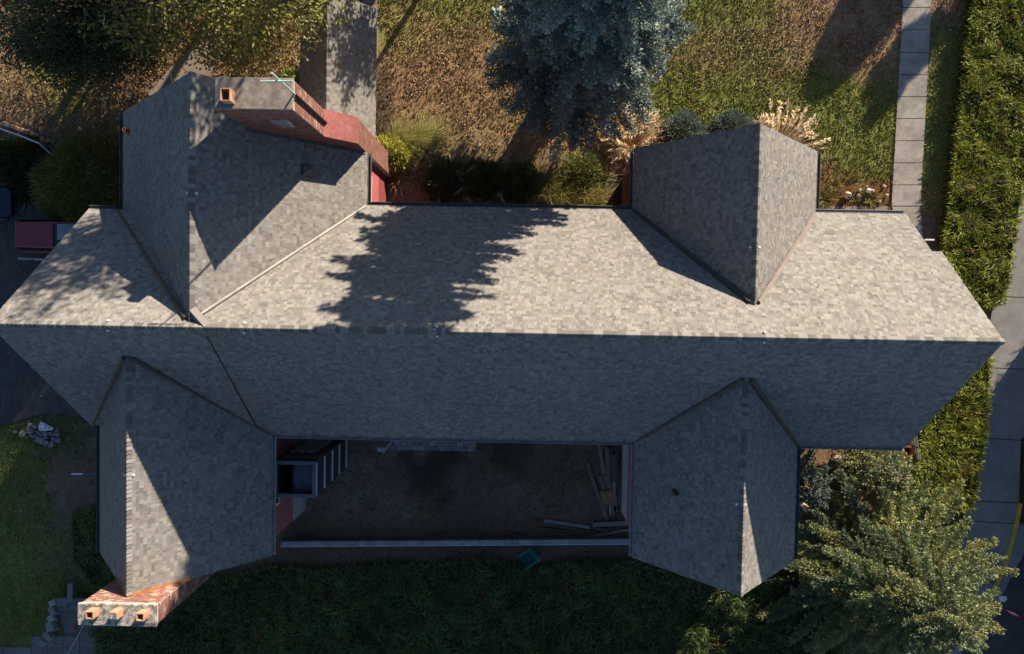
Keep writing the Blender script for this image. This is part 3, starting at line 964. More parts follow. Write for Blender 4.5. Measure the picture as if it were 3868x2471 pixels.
# small white rope anchors astride the ridges
def anchor(x, y, z):
    mb = MB()
    for dy in (-.16, .16):
        mb.lathe((x, y + dy, z - .12), [(.035, -.05), (.045, .03), (.02, .05), (0, .05)], 8)
    mb.build('roof_anchor', M['white'], house)
for uu in (250, 572, 1027, 1800):
    p = D(uu, 780, ZR)
    anchor(p[0], YR, ZR + .02)
for x, y, z in ((-10.62, 3.3, 11.2), (7.7, 1.95, 10.19), (-13.2, -6.1, 10.11), (7.65, -6.8, 9.61)):
    mb = MB()
    for dx in (-.14, .14):
        mb.lathe((x + dx, y, z - .12), [(.035, -.05), (.045, .03), (.02, .05), (0, .05)], 8)
    mb.build('roof_anchor', M['white'], house)
# white bracket by the right gable
p = G(3515, 906, 2.5)
MB().box((p[0] - .05, p[1], 2.5), (.4, .06, .06)).build('wall_bracket', M['white'], house)
# antenna mast strapped to the chimney
ant = thing('antenna_mast', 'pale green antenna mast with a short crossbar rising beside the broad chimney', 'antenna', (-6.98, 6.18, 8.6))
mx_, my_ = -6.985, 6.18
MB().tube([(mx_, my_, 8.5), (mx_, my_, 12.25)], .045, 10).build('lower_pole', M['blackiron'], ant)
MB().tube([(mx_, my_, 12.25), (mx_, my_, 14.4)], .028, 10).build('upper_pole', M['palegreen'], ant)
a, b = G(984, 308, 13.85), G(1104, 306, 13.85)
MB().tube([a, b], .028, 8).build('crossbar', M['palegreen'], ant)

# ------------------------------------------------------------------ low gabled roof at the top
porch = thing('covered_walk', 'low narrow outbuilding with its own grey shingled gable roof beside the lawn', 'outbuilding', (-8.2, 10, 0))
zpr, zpe = 4.0, 2.1
pxr, pxw, pxe = -8.16, -9.82, -6.52
py0, py1 = 6.9, 12.62
mb = MB()
PW = [(pxw, py1, zpe), (pxw, py0, zpe), (pxr, py0, zpr), (pxr, py1, zpr)]
PE = [(pxe, py0, zpe), (pxe, py1, zpe), (pxr, py1, zpr), (pxr, py0, zpr)]
deck(mb, PW)
deck(mb, PE)
pro = mb.build('roof', M['fascia'], porch)
TT = []
for k, q in enumerate((PW, PE)):
    T, C = shingle_plane(q[0], q[1], q[3], q[2], seed=300 + k, tone=.95)
    TT.append((T, C))
T = np.concatenate([t[0] for t in TT])
C = np.concatenate([t[1] for t in TT])
cen = T[:, :4].mean(1)
wd_ = np.linalg.norm(T[:, 1] - T[:, 0], axis=1) * (cen[:, 0] > pxr) * (cen[:, 1] < 11.6)
order = np.argsort(-wd_)
for i in order[:240]:
    link('shingle', tiles_mesh('shingle', T[i:i + 1], C[i:i + 1]), M['shingle'], pro)
link('shingle_courses', tiles_mesh('shingle_courses', T[order[240:]], C[order[240:]]), M['shingle'], pro, kind='stuff')
ridge_run((pxr, py1, zpr), (pxr, py0, zpr), 1.15, pro, 40)
mb = MB()
for a, b in ((pxw + .45, pxr), (pxr, pxe - .45)):
    za, zb = (zpe + .1, zpr - .25) if a < pxr - .01 else (zpr - .25, zpe + .1)
    mb.prism([(a, py0 + .1), (b, py0 + .1), (b, py1 - .2), (a, py1 - .2)], -.1, [za, zb, zb, za])
mb.build('wall', M['fascia'], porch)

# ------------------------------------------------------------------ vegetation kit
def rdir(n, r):
    d = r.normal(size=(n, 3))
    return unit(d)
class Veg:
    """leaf, needle and blade cards gathered into one mesh"""
    def __init__(s):
        s.V, s.F4, s.C, s.n = [], [], [], 0
    def cards(s, B, Dv, L, W, C, r, fold=.0, droop=0.0, up=None):
        n = len(B)
        L = np.broadcast_to(L, (n,))[:, None]
        W = np.broadcast_to(W, (n,))[:, None]
        ref = rdir(n, r) if up is None else np.broadcast_to(up, (n, 3)) + .35 * r.normal(size=(n, 3))
        sd_ = unit(np.cross(Dv, ref))
        nn = np.cross(sd_, Dv)
        mid = B + Dv * L * .5 + nn * L * fold
        tip = B + Dv * L
        tip[:, 2] -= (droop * L)[:, 0]
        v = np.stack([B, mid - sd_ * W / 2, tip, mid + sd_ * W / 2], 1).reshape(-1, 3)
        s.V.append(v)
        s.F4.append(np.arange(4 * n).reshape(n, 4) + s.n)
        s.C.append(np.repeat(np.clip(C, 0, 1), 4, 0))
        s.n += 4 * n
    def strips(s, B, Dv, L, W, C, r, bend, seg=3):
        """tapering blades bending along the vector bend"""
        n = len(B)
        L = np.broadcast_to(L, (n,))[:, None]
        W = np.broadcast_to(W, (n,))[:, None]
        sd_ = unit(np.cross(Dv, rdir(n, r)))
        pts = []
        for k in range(seg + 1):
            t = k / seg
            p = B + Dv * L * t + bend * L * t * t
            wv = W * (1 - t) ** .7 / 2 + .001
            pts += [p - sd_ * wv, p + sd_ * wv]
        v = np.stack(pts, 1).reshape(-1, 3)
        m = 2 * (seg + 1)
        o = np.arange(n)[:, None] * m + s.n
        for k in range(seg):
            s.F4.append(o + np.array([[2 * k, 2 * k + 1, 2 * k + 3, 2 * k + 2]]))
        s.V.append(v)
        s.C.append(np.repeat(np.clip(C, 0, 1), m, 0))
        s.n += m * n
        return B + Dv * L + bend * L
    def build(s, name, m, parent=None, **pr):
        return link(name, np_mesh(name, np.concatenate(s.V), s.F4, np.concatenate(s.C)), m, parent, **pr)
def vary(base, n, r, amt=.25, hue=.08):
    base = np.broadcast_to(np.array(base, float), (n, 3))
    return base * (1 + amt * r.uniform(-1, 1, (n, 1))) * (1 + hue * r.uniform(-1, 1, (n, 3)))

def spruce(name, label, base, top, R0, zmin, seed, cols, dense=1.0, zfine=99, card=.17, sag=.22, lev=.55, trk=None, tp=.85, rp=6, far_side=None):
    r = np.random.default_rng(seed)
    base, top = np.array(base, float), np.array(top, float)
    t = thing(name, label, 'spruce tree', base)
    mb = MB()
    H = top[2] - base[2]
    pts = [base + (top - base) * q for q in np.linspace(0, .97, 9)]
    mb.tube(pts, [max(.03, (trk or .024 * H) * (1 - q) ** .8) for q in np.linspace(0, .97, 9)], 10)
    vg = Veg()
    z = zmin
    while z < H * .985:
        f = (z - zmin) / (H - zmin)
        rad = R0 * (1 - f) ** tp * (.8 + .2 * min(1, (z - zmin) / 1.0)) + .15
        fine = z < zfine
        nb = int((6 + rad * 2.2) * dense)
        a0 = r.uniform(0, 6.28)
        for k in range(nb):
            az = a0 + 6.283 * k / nb + r.uniform(-.35, .35)
            Lb = rad * r.uniform(.72, 1.06) * (.78 + .44 * float(vnoise(np.float64(az * 1.3 + 40), np.float64(z * .8), seed)))
            zb = z + r.uniform(-.3, .3)
            o = base + (top - base) * (zb / H)
            hd = np.array([math.cos(az), math.sin(az), 0])
            fine = z < zfine and not (far_side is not None and hd[1] > far_side)
            sidev = np.array([-hd[1], hd[0], 0])
            tone = np.array(cols[r.integers(len(cols))]) * r.uniform(.8, 1.2)
            def along(q):
                return o + hd * (Lb * q) + np.array([0, 0, 1]) * (Lb * (.10 * q - sag * q * q * 1.6 + sag * .75 * q ** 4))
            if fine:
                mb.tube([along(q) for q in (0, .4, .8)], [.03 + .008 * Lb, .02, .008], 5, cap=False)
            st_ = .2 if fine else .36
            P, DD = [], []
            for q in np.arange(.22, 1.0, st_ / max(Lb, .3)):
                c = along(q)
                for sg in (-1, 1):
                    if r.random() < .12:
                        continue
                    bl = min(.85, Lb * .27) * ((1 - q) * .7 + .25) * r.uniform(.7, 1.25)
                    d = unit(sidev * sg * .8 + hd * .8 + np.array([0, 0, r.uniform(-.3, .1)]))
                    m = max(1, int(round(bl / (.10 if fine else .25))))
                    for j in range(m):
                        P.append(c + d * bl * (j + .6) / m + np.array([0, 0, -.14 * bl * (j / m) ** 2]))
                        DD.append(d)
            for q in np.arange(.45, 1.03, .1 / max(Lb, .3)):
                P.append(along(q))
                DD.append(hd)
            P, DD = np.array(P), np.array(DD)
            rep = rp if fine else 5
            P = np.repeat(P, rep, 0)
            DD = np.repeat(DD, rep, 0)
            n = len(P)
            # bottle-brush: needles stand round the twig axis and point forward
            rad_ = r.normal(size=(n, 3))
            rad_ -= DD * (rad_ * DD).sum(1, keepdims=True)
            rad_ = unit(rad_)
            d = unit(DD * r.uniform(.3, 1.0, (n, 1)) + rad_ * .8 + np.array([0, 0, .25]))
            P = P + DD * r.uniform(-.05, .05, (n, 1)) + rad_ * r.uniform(0, .035, (n, 1))
            cs = card if fine else card * 2.4
            vg.cards(P, d, r.uniform(.75, 1.2, n) * cs * .8, r.uniform(.8, 1.2, n) * cs * .42, vary(tone, n, r, .18, .05), r)
        z += lev * (.75 + .5 * r.random()) * (1 if z < zfine else 1.4)
    mb.build('trunk', M['bark'], t)
    vg.build('crown', M['needle'], t)
    return t

# blue spruce on the lawn (its top rises far beyond the frame and shades the roof)
BLUE = [(.205, .27, .25), (.24, .305, .275), (.165, .225, .215), (.285, .335, .29), (.18, .24, .215)]
spruce('blue_spruce', 'tall blue spruce leaning over the leafy lawn at the top of the picture', (1.7, 10.4, 0), (3.6, 11.3, 23), 3.75, 2.4, 11, BLUE, 1.4, zfine=14.5, card=.16, lev=.45, trk=.5, tp=.78, rp=8, far_side=.3)
GRN = [(.215, .26, .12), (.25, .28, .125), (.185, .23, .12), (.27, .28, .115), (.165, .21, .12)]
spruce('green_spruce', 'broad green spruce spreading between the house corner and the street', (15.9, -11.4, 0), (16.6, -11.8, 8.6), 5.3, .8, 23, GRN, 1.12, zfine=99, card=.118, sag=.15, lev=.55, rp=17)
# sapling spruces in the shade at its inner side
spruce('young_spruce', 'small dark spruce in shade below the eave beside the broad green spruce', (12.7, -7.9, 0), (12.8, -8.0, 3.6), 2.0, .3, 29, [(.10, .135, .11), (.085, .12, .10)], 1.0, card=.14, rp=9)
spruce('young_spruce', 'young spruce with a sunlit side at the corner of the lower conifer hedge', (16.0, -7.0, 0), (16.2, -7.1, 4.0), 1.9, .3, 31, GRN, 1.0, card=.14, rp=9)

def hedge(name, label, top, z, seed, cols, dens=170, bump=.25, lng=.30, side_only=False, lean=(0, 0), zb=0.0, gold=.0, sides=True):
    """clipped hedge: polygon of the top (world x, y), height z; loose strands over a shaded core"""
    r = np.random.default_rng(seed)
    t = thing(name, label, 'hedge', (float(np.mean([p[0] for p in top])), float(np.mean([p[1] for p in top])), zb))
    P = np.array([p[:2] for p in top])
    c = P.mean(0)
    x0, y0 = P.min(0)
    x1, y1 = P.max(0)
    # core: gridded lumpy top with skirts
    st_ = .3
    gx_, gy_ = np.arange(x0, x1 + st_, st_), np.arange(y0, y1 + st_, st_)
    X, Y = np.meshgrid(gx_, gy_)
    inside = inpoly(X, Y, P)
    def hz(x, y):
        return z - .12 + (fbm(x * 1.1, y * 1.1, seed, 3) - .5) * 2 * bump
    Z = hz(X, Y) - .12
    idx = np.arange(X.size).reshape(X.shape)
    ok = inside[:-1, :-1] & inside[1:, :-1] & inside[:-1, 1:] & inside[1:, 1:]
    F = np.stack([idx[:-1, :-1], idx[:-1, 1:], idx[1:, 1:], idx[1:, :-1]], -1)[ok]
    V = [np.stack([X, Y, Z], -1).reshape(-1, 3)]
    Fs = [F]
    n0 = X.size
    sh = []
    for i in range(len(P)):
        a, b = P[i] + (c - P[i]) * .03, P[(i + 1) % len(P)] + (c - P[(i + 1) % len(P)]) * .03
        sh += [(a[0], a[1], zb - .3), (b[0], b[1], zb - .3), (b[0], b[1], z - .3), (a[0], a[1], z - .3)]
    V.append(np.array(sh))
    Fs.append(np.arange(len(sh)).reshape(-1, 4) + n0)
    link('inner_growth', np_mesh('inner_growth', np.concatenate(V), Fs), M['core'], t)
    vg = Veg()
    area = abs(sum(P[i][0] * P[(i + 1) % len(P)][1] - P[(i + 1) % len(P)][0] * P[i][1] for i in range(len(P)))) / 2
    n = int(area * dens * 1.9)
    q = np.stack([r.uniform(x0, x1, n * 3), r.uniform(y0, y1, n * 3)], 1)
    q = q[inpoly(q[:, 0], q[:, 1], P)][:n]
    n = len(q)
    B = np.stack([q[:, 0], q[:, 1], hz(q[:, 0], q[:, 1]) - r.uniform(0, .16, n)], 1)
    # strands comb in drifting directions
    th = fbm(q[:, 0] * .9, q[:, 1] * .9, seed + 3, 3) * 14
    d = unit(np.stack([np.cos(th) * .55 + lean[0], np.sin(th) * .55 + lean[1], np.full(n, .55)], 1) + r.normal(size=(n, 3)) * .5)
    cn = fbm(q[:, 0] * .7, q[:, 1] * .7, seed + 9, 3)
    cc = np.array(cols)
    C = cc[r.integers(len(cc), size=n)] * (.6 + .8 * cn)[:, None]
    if gold:
        g = (fbm(q[:, 0] * 1.6, q[:, 1] * 1.6, seed + 13, 3) > .57)[:, None] * gold
        C = C * (1 - g) + np.array([.22, .19, .03]) * g
    dead = fbm(q[:, 0] * 1.9, q[:, 1] * 1.9, seed + 21, 3) > .69
    C[dead] = C[dead] * .35 + np.array([.13, .075, .03])
    C = C * (1 + .25 * r.uniform(-1, 1, (n, 1)))
    bend = np.stack([np.cos(th) * .15, np.sin(th) * .15, np.full(n, -.28)], 1)
    vg.strips(B, d, r.uniform(.6, 1.3, n) * lng, r.uniform(.022, .04, n), C, r, bend, 2)
    if sides:
        for i in range(len(P)):
            a, b = P[i], P[(i + 1) % len(P)]
            L = np.linalg.norm(b - a)
            m = int(L * (z - zb) * dens * .7)
            if m < 3:
                continue
            tt, hh = r.uniform(0, 1, m), r.uniform(0, 1, m)
            on = unit(np.array([(b - a)[1], -(b - a)[0]]))
            if on @ (a - c) < 0:
                on = -on
            B = np.concatenate([a + (b - a) * tt[:, None] - on * r.uniform(0, .15, (m, 1)), (zb + (z - .05 - zb) * hh)[:, None]], 1)
            d = unit(np.array([on[0] * .8, on[1] * .8, .55]) + r.normal(size=(m, 3)) * .4)
            C = cc[r.integers(len(cc), size=m)] * r.uniform(.6, 1.2, (m, 1))
            vg.strips(B, d, r.uniform(.6, 1.2, m) * lng, r.uniform(.03, .05, m), C, r, np.array([0, 0, -.3]), 2)
    vg.build('foliage', M['leafy'], t)
    return t
ARB = [(.19, .235, .03), (.24, .27, .035), (.15, .20, .028), (.28, .29, .04)]
HZ = .75
hedge('conifer_hedge', 'long bright green conifer hedge between the garden walk and the street', [D(2300, -60, HZ), D(2415, -60, HZ), D(2440, 300, HZ), D(2403, 520, HZ), D(2385, 640, HZ), D(2366, 716, HZ), D(2330, 728, HZ), D(2285, 690, HZ), D(2222, 590, HZ), D(2240, 450, HZ), D(2258, 280, HZ), D(2280, 100, HZ)], HZ, 41, ARB, 190, lng=.25, gold=.35, zb=-.2)
hedge('conifer_hedge', 'lower conifer hedge section beside the wire fence and the street pavement', [D(2341, 840, HZ), D(2329, 1000, HZ), D(2312, 1110, HZ), D(2296, 1200, HZ), D(2200, 1215, HZ), D(2150, 1130, HZ), D(2172, 1000, HZ), D(2235, 930, HZ)], HZ, 43, ARB, 200, lng=.26, gold=.4, zb=0)
DARK = [(.13, .175, .05), (.11, .16, .05), (.16, .19, .055), (.09, .15, .06)]
hb = .55
hedge('yew_hedge', 'wide dark green hedge along the bottom below the block wall', [D(225, 1400, hb), D(330, 1352, hb), D(470, 1375, hb), D(640, 1335, hb), D(760, 1342, hb), D(900, 1328, hb), D(1010, 1334, hb), D(1100, 1318, hb), D(1180, 1322, hb), D(1250, 1345, hb), D(1330, 1325, hb), D(1480, 1322, hb), D(1640, 1365, hb), D(1760, 1395, hb), D(1900, 1350, hb), D(2010, 1400, hb), D(1960, 1640, hb), D(260, 1640, hb), D(205, 1480, hb)], hb, 47, DARK, 200, bump=.35, lng=.32, zb=-1.2, sides=True)
hedge('yew_hedge', 'dark shaded yew growing against the left gable beside the chimney', [D(160, 1220, .5), D(236, 1190, .5), D(250, 1310, .5), D(275, 1390, .5), D(225, 1405, .5), D(165, 1320, .5)], .5, 53, DARK, 200, bump=.35, lng=.36, zb=-.1)

def leafy_tree(name, label, cat, base, H, crown, seed, cols, nleaf, leaf=.14, shape=(1, 1, .75), clumps=60, hollow=.55, bare=0, mk='leafy', offset=(0, 0), trunk_r=None, fill=None):
    """crown: (centre z, radius)"""
    r = np.random.default_rng(seed)
    t = thing(name, label, cat, base)
    base = np.array(base, float)
    cz, cr = crown
    cc = base + np.array([offset[0], offset[1], cz])
    k = rdir(clumps, r)
    rad = r.uniform(hollow, 1.0, clumps) ** .6
    CL = cc + k * rad[:, None] * cr * np.array(shape)
    mb = MB()
    fork = base + np.array([offset[0] * .3, offset[1] * .3, max(.5, cz - cr * shape[2] * .8)])
    R_ = trunk_r or .018 * H + .03
    mb.tube([base - np.array([0, 0, .2]), base * .5 + fork * .5 + r.normal(size=3) * .05, fork, cc], [R_, R_ * .8, R_ * .65, R_ * .3], 8)
    for c in CL:
        m = fork + (c - fork) * .5 + r.normal(size=3) * cr * .08
        mb.tube([fork + (cc - fork) * r.random() * .8, m, c], [R_ * .35, R_ * .2, .01], 5, cap=False)
        for j in range(3):
            mb.tube([c, c + r.normal(size=3) * cr * .16, c + r.normal(size=3) * cr * .28], [.014, .009, .004], 4, cap=False)
    mb.build('trunk', M['bark'], t)
    if nleaf:
        vg = Veg()
        ci = r.integers(clumps, size=nleaf)
        sz = r.uniform(.6, 1.25, clumps) * cr * .30
        off = rdir(nleaf, r) * (r.random(nleaf) ** .5)[:, None] * sz[ci][:, None]
        B = CL[ci] + off * np.array([1, 1, .7])
        d = unit(off + r.normal(size=(nleaf, 3)) * .6 + np.array([0, 0, -.1]))
        cl = np.array(cols)
        tone = r.integers(len(cl), size=clumps)
        C = np.where(r.random((nleaf, 1)) < .6, cl[tone[ci]], cl[r.integers(len(cl), size=nleaf)])
        C = C * (1 + .25 * r.uniform(-1, 1, (nleaf, 1)))
        vg.cards(B, d, r.uniform(.7, 1.3, nleaf) * leaf, r.uniform(.45, .7, nleaf) * leaf, C, r, fold=.12, up=np.array([0, 0, 1.0]))
        vg.build('crown', M[mk], t)
    return t
YG2 = [(.24, .22, .05), (.19, .20, .045), (.15, .17, .04), (.30, .25, .08), (.13, .15, .04), (.20, .14, .06)]
YG = [(.20, .175, .045), (.15, .15, .04), (.12, .12, .04), (.24, .19, .07), (.10, .11, .035), (.17, .11, .05)]
leafy_tree('autumn_tree', 'yellowing broadleaf tree reaching over the walk at the upper left', 'tree', (-11.8, 13.0, 0), 9, (6.0, 4.7), 61, YG2, 24000, .17, (1.0, .95, .6), 95, .35)
leafy_tree('holly_tree', 'dense dark holly standing over the leafy bank at the upper left corner', 'tree', (-18.6, 12.3, 0), 7, (3.6, 3.5), 67, [(.05, .075, .025), (.04, .06, .022), (.075, .095, .03), (.055, .075, .04)], 46000, .13, (1.2, 1.0, .8), 110, .25)
# trees beyond the top of the frame whose shade falls across the roofs and lawn
leafy_tree('street_tree', 'tall half-bare tree beyond the top edge shading the left end of the roof', 'tree', (-5.7, 16.4, 0), 18, (14.0, 3.3), 71, YG, 4600, .24, (1.05, .7, .9), 70, .2)
leafy_tree('street_tree', 'low leafy tree beyond the top edge dappling the outbuilding roof', 'tree', (-3.6, 16.2, 0), 6, (4.9, 1.5), 72, YG, 2600, .2, (1.1, .8, 1.0), 40, .2)
leafy_tree('street_tree', 'tall half-bare tree beyond the upper left corner shading the bank', 'tree', (-13.5, 21.5, 0), 13, (8.5, 4.6), 73, YG, 4200, .24, (1.2, .9, .7), 60, .3)
leafy_tree('street_tree', 'full crowned tree far beyond the upper edge keeping the car park in shade', 'tree', (-8.6, 22.5, 0), 13, (8.7, 3.6), 74, YG, 7000, .3, (1.2, .8, .8), 60, .2)
def column_tree(label, x, y, H, R, seed, z0=.2):
    r = np.random.default_rng(seed)
    t = thing('columnar_cypress', label, 'tree', (x, y, 0))
    MB().tube([(x, y, -.1), (x, y, H * .9)], [.12, .03], 8).build('trunk', M['bark'], t)
    vg = Veg()
    n = int(H * R * 900)
    zz = r.uniform(z0, H, n)
    rr = R * np.sqrt(np.clip(1 - ((zz - H * .45) / (H * .56)) ** 2, 0, 1)) * r.uniform(.4, 1, n) ** .5
    a = r.uniform(0, 6.28, n)
    B = np.stack([x + rr * np.cos(a), y + rr * np.sin(a), zz], 1)
    d = unit(np.stack([np.cos(a), np.sin(a), np.full(n, .8)], 1) + r.normal(size=(n, 3)) * .4)
    vg.cards(B, d, .34, .16, vary((.05, .08, .02), n, r), r)
    vg.build('crown', M['leafy'], t)
def toward(u, v, z):
    """foot of something of height z whose shadow tip falls on the ground at picture u, v"""
    p = D(u, v, 0)
    k = z / math.tan(SUN_EL)
    return p[0] + k * math.cos(SUN_AZ), p[1] + k * math.sin(SUN_AZ)
x, y = toward(1925, 200, 6.2)
column_tree('round topped cypress beyond the top edge casting the broad shadow on the lawn', x, y, 6.2, 1.55, 81)
x, y = toward(1990, 60, 6.6)
column_tree('second cypress beyond the top edge beside the first, shading the leaf litter', x, y, 6.6, 1.4, 82)
x, y = toward(2048, 262, 5.0)
leafy_tree('street_tree', 'small round crowned street tree beyond the upper right corner', 'tree', (x, y, 0), 5, (4.2, .95), 83, [(.06, .08, .025)], 9000, .2, (1, 1, .85), 40, .0, trunk_r=.07)
for u_, v_, lb in ((2185, 105, 'slim sign post beyond the upper right corner near the round street tree'), (2045, 150, 'slim lamp post beyond the top edge left of the round street tree')):
    x, y = toward(u_, v_, 6.0)
    t = thing('street_post', lb, 'post', (x, y, 0))
    MB().tube([(x, y, 0), (x, y, 6.0)], .06, 8).build('pole', M['steel'], t)
    MB().bbox(x - .1, x + .1, y - .1, y + .1, 0, .12).build('base_plate', M['steel'], t)
# tall hedges added out of view to keep the lower pavement in shade
hedge('added_shade_hedge', 'tall unseen hedge added beyond the right edge to shade the pavement', [(24.7, -9.0), (26.4, -9.0), (27.6, 3.0), (26.0, 3.0)], 3.3, 87, DARK, 60, lng=.4, zb=-.2)
hedge('added_shade_hedge', 'unseen hedge added beyond the lower right corner to shade the pavement', [(25.0, -19.0), (27.0, -19.0), (26.8, -9.2), (24.9, -9.2)], 3.0, 88, DARK, 60, lng=.4, zb=-.2)

# shrubs
def bush(name, label, cat, c, rad, seed, cols, n, L, W, h=1.0, dirz=.6, mk='leafy', bend=-.2, sph=.4):
    r = np.random.default_rng(seed)
    c = np.array(c, float)
    t = thing(name, label, cat, c)
    mb = MB()
    for k in range(7):
        a = r.uniform(0, 6.28)
        mb.tube([c, c + np.array([math.cos(a) * rad * .4, math.sin(a) * rad * .4, h * .5]), c + np.array([math.cos(a) * rad * .75, math.sin(a) * rad * .75, h * .7])], [.03, .02, .008], 5, cap=False)
    mb.build('stem', M['bark2'], t)
    vg = Veg()
    k = rdir(n, r)
    k[:, 2] = np.abs(k[:, 2])
    lump = .75 + .5 * fbm(k[:, 0] * 2.5 + 7, k[:, 1] * 2.5 + k[:, 2] * 2, seed, 3)
    q = k * (r.uniform(sph, 1, n) ** .5 * lump)[:, None] * np.array([rad, rad, h])
    d = unit(k + r.normal(size=(n, 3)) * .45 + np.array([0, 0, dirz]))
    C = np.array(cols)[r.integers(len(cols), size=n)] * (1 + .25 * r.uniform(-1, 1, (n, 1)))
    vg.strips(c + q, d, r.uniform(.6, 1.3, n) * L, r.uniform(.7, 1.3, n) * W, C, r, np.array([0, 0, bend]), 2)
    vg.build('foliage', M[mk], t)
    return t
JUN = [(.12, .165, .145), (.15, .19, .165), (.10, .14, .125)]
p = D(1610, 318, .3)
bush('juniper_shrub', 'pale blue juniper cushion next to the tan plumes at the roof edge', 'shrub', (p[0], p[1], 0), 1.05, 91, JUN, 4200, .2, .035, .8, mk='needle')
p = D(1728, 312, .3)
bush('juniper_shrub', 'flatter blue juniper partly hidden under the gable peak', 'shrub', (p[0], p[1], 0), 1.05, 92, JUN, 3800, .2, .035, .7, mk='needle')
p = D(915, 362, .5)
bush('yellow_shrub', 'yellow green leafy shrub against the sunlit red wall', 'shrub', (p[0], p[1], 0), .95, 93, [(.36, .35, .06), (.28, .31, .06), (.42, .38, .10)], 3200, .2, .06, 1.2)
def tuft(name, label, c, rad, n, L, seed, cols, W=.022, lean=(0, 0), plume=0, pcol=(.70, .57, .38), spread=.7, bend=-.55):
    r = np.random.default_rng(seed)
    c = np.array(c, float)
    t = thing(name, label, 'ornamental grass', c)
    vg = Veg()
    a = r.uniform(0, 6.28, n)
    q = r.random(n) ** .5 * rad * .4
    B = c + np.stack([q * np.cos(a), q * np.sin(a), np.zeros(n)], 1)
    jl = np.zeros((n, 2))
    if rad > 1.5:
        ns = 9
        sc_ = r.normal(size=(ns, 2)) * rad * .22
        k_ = r.integers(ns, size=n)
        B = c + np.concatenate([sc_[k_] + r.normal(size=(n, 2)) * .10, np.zeros((n, 1))], 1)
        jl = (r.normal(size=(ns, 2)) * .5)[k_]
    d = unit(np.stack([np.cos(a) * spread + lean[0] + jl[:, 0], np.sin(a) * spread + lean[1] + jl[:, 1], np.full(n, 1.0)], 1) + r.normal(size=(n, 3)) * .28)
    Ls = r.uniform(.55, 1.15, n) * L
    C = np.array(cols)[r.integers(len(cols), size=n)] * (1 + .3 * r.uniform(-1, 1, (n, 1)))
    bd = np.stack([np.cos(a) * .3 + lean[0] * .4, np.sin(a) * .3 + lean[1] * .4, np.full(n, bend)], 1)
    tips = vg.strips(B, d, Ls, r.uniform(.7, 1.4, n) * W, C, r, bd, 4)
    vg.build('blades', M['blade'], t)
    if plume:
        vp = Veg()
        ids = r.choice(n, plume, replace=False)
        m = 26
        P = np.repeat(tips[ids], m, 0)
        dd = unit(bd[ids] + d[ids] * .5)
        f = np.tile(np.linspace(-.2, .28, m), plume)[:, None]
        P = P + np.repeat(dd, m, 0) * f + r.normal(size=(plume * m, 3)) * .02
        dv = unit(np.repeat(dd, m, 0) + r.normal(size=(plume * m, 3)) * .5)
        vp.cards(P, dv, .16, .06, vary(pcol, plume * m, r, .2, .05), r)
        vp.build('plumes', M['blade'], t)
    return t
STR = [(.52, .40, .22), (.44, .30, .16), (.6, .48, .3), (.36, .21, .1)]
p = D(1490, 338, .4)
tuft('pampas_grass', 'tan plumed grass clump leaning at the left corner of the shaded gable', (p[0], p[1], 0), 1.3, 620, 1.1, 101, STR, lean=(.25, .35), plume=130, spread=.5)
p = D(1845, 340, .3)
tuft('pampas_grass', 'pale cream plumed grass behind the sunlit side of the gable', (p[0] - .25, p[1] - .15, 0), 1.5, 500, 1.15, 102, STR, lean=(.5, .5), plume=140, spread=.6, pcol=(.8, .66, .46))
GY = [(.33, .34, .09), (.40, .37, .15), (.25, .29, .07), (.45, .39, .2)]
for u_, v_, L_, nb, sd_, cols_, lb, ln in (
        (965, 335, 1.55, 760, 103, GY, 'green and straw grass clump bent by the wind beside the yellow shrub', (.35, .3)),
        (975, 400, 1.1, 300, 104, [(.33, .26, .14), (.27, .2, .1)], 'dry straw grass lying between the yellow shrub and the eave', (.2, -.2)),
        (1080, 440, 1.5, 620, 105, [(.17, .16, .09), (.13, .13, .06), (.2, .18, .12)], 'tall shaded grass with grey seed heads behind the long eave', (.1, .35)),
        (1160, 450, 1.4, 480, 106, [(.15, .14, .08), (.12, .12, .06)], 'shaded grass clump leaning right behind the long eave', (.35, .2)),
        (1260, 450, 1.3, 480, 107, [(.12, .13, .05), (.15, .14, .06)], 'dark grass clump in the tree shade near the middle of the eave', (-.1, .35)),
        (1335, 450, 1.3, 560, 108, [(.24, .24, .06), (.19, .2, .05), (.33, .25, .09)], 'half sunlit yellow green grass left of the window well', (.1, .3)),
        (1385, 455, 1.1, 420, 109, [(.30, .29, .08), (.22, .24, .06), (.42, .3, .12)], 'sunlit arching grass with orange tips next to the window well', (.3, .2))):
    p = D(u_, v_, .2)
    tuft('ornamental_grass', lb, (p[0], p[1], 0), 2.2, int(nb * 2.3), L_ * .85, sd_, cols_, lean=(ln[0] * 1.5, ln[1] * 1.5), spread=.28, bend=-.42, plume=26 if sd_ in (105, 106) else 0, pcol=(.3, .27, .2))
p = D(1370, 405, .3)
bush('bay_shrub', 'low green leafy shrub above the sunlit grasses by the window well', 'shrub', (p[0], p[1], 0), .95, 111, [(.13, .16, .04), (.19, .21, .06), (.10, .13, .04)], 2000, .16, .06, .6)
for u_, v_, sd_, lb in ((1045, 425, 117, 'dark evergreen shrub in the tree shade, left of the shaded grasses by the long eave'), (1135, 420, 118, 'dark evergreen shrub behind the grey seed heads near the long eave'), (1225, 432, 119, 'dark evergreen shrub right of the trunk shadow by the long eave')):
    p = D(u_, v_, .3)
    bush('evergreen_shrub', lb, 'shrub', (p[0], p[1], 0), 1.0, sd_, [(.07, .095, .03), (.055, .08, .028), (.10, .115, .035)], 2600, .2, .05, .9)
p = D(690, 186, .2)
bush('laurel_shrub', 'bright green laurel sprouting from dead leaves above the broad chimney', 'shrub', (p[0], p[1], 0), .6, 112, [(.25, .29, .08), (.20, .25, .06)], 260, .26, .1, .5)
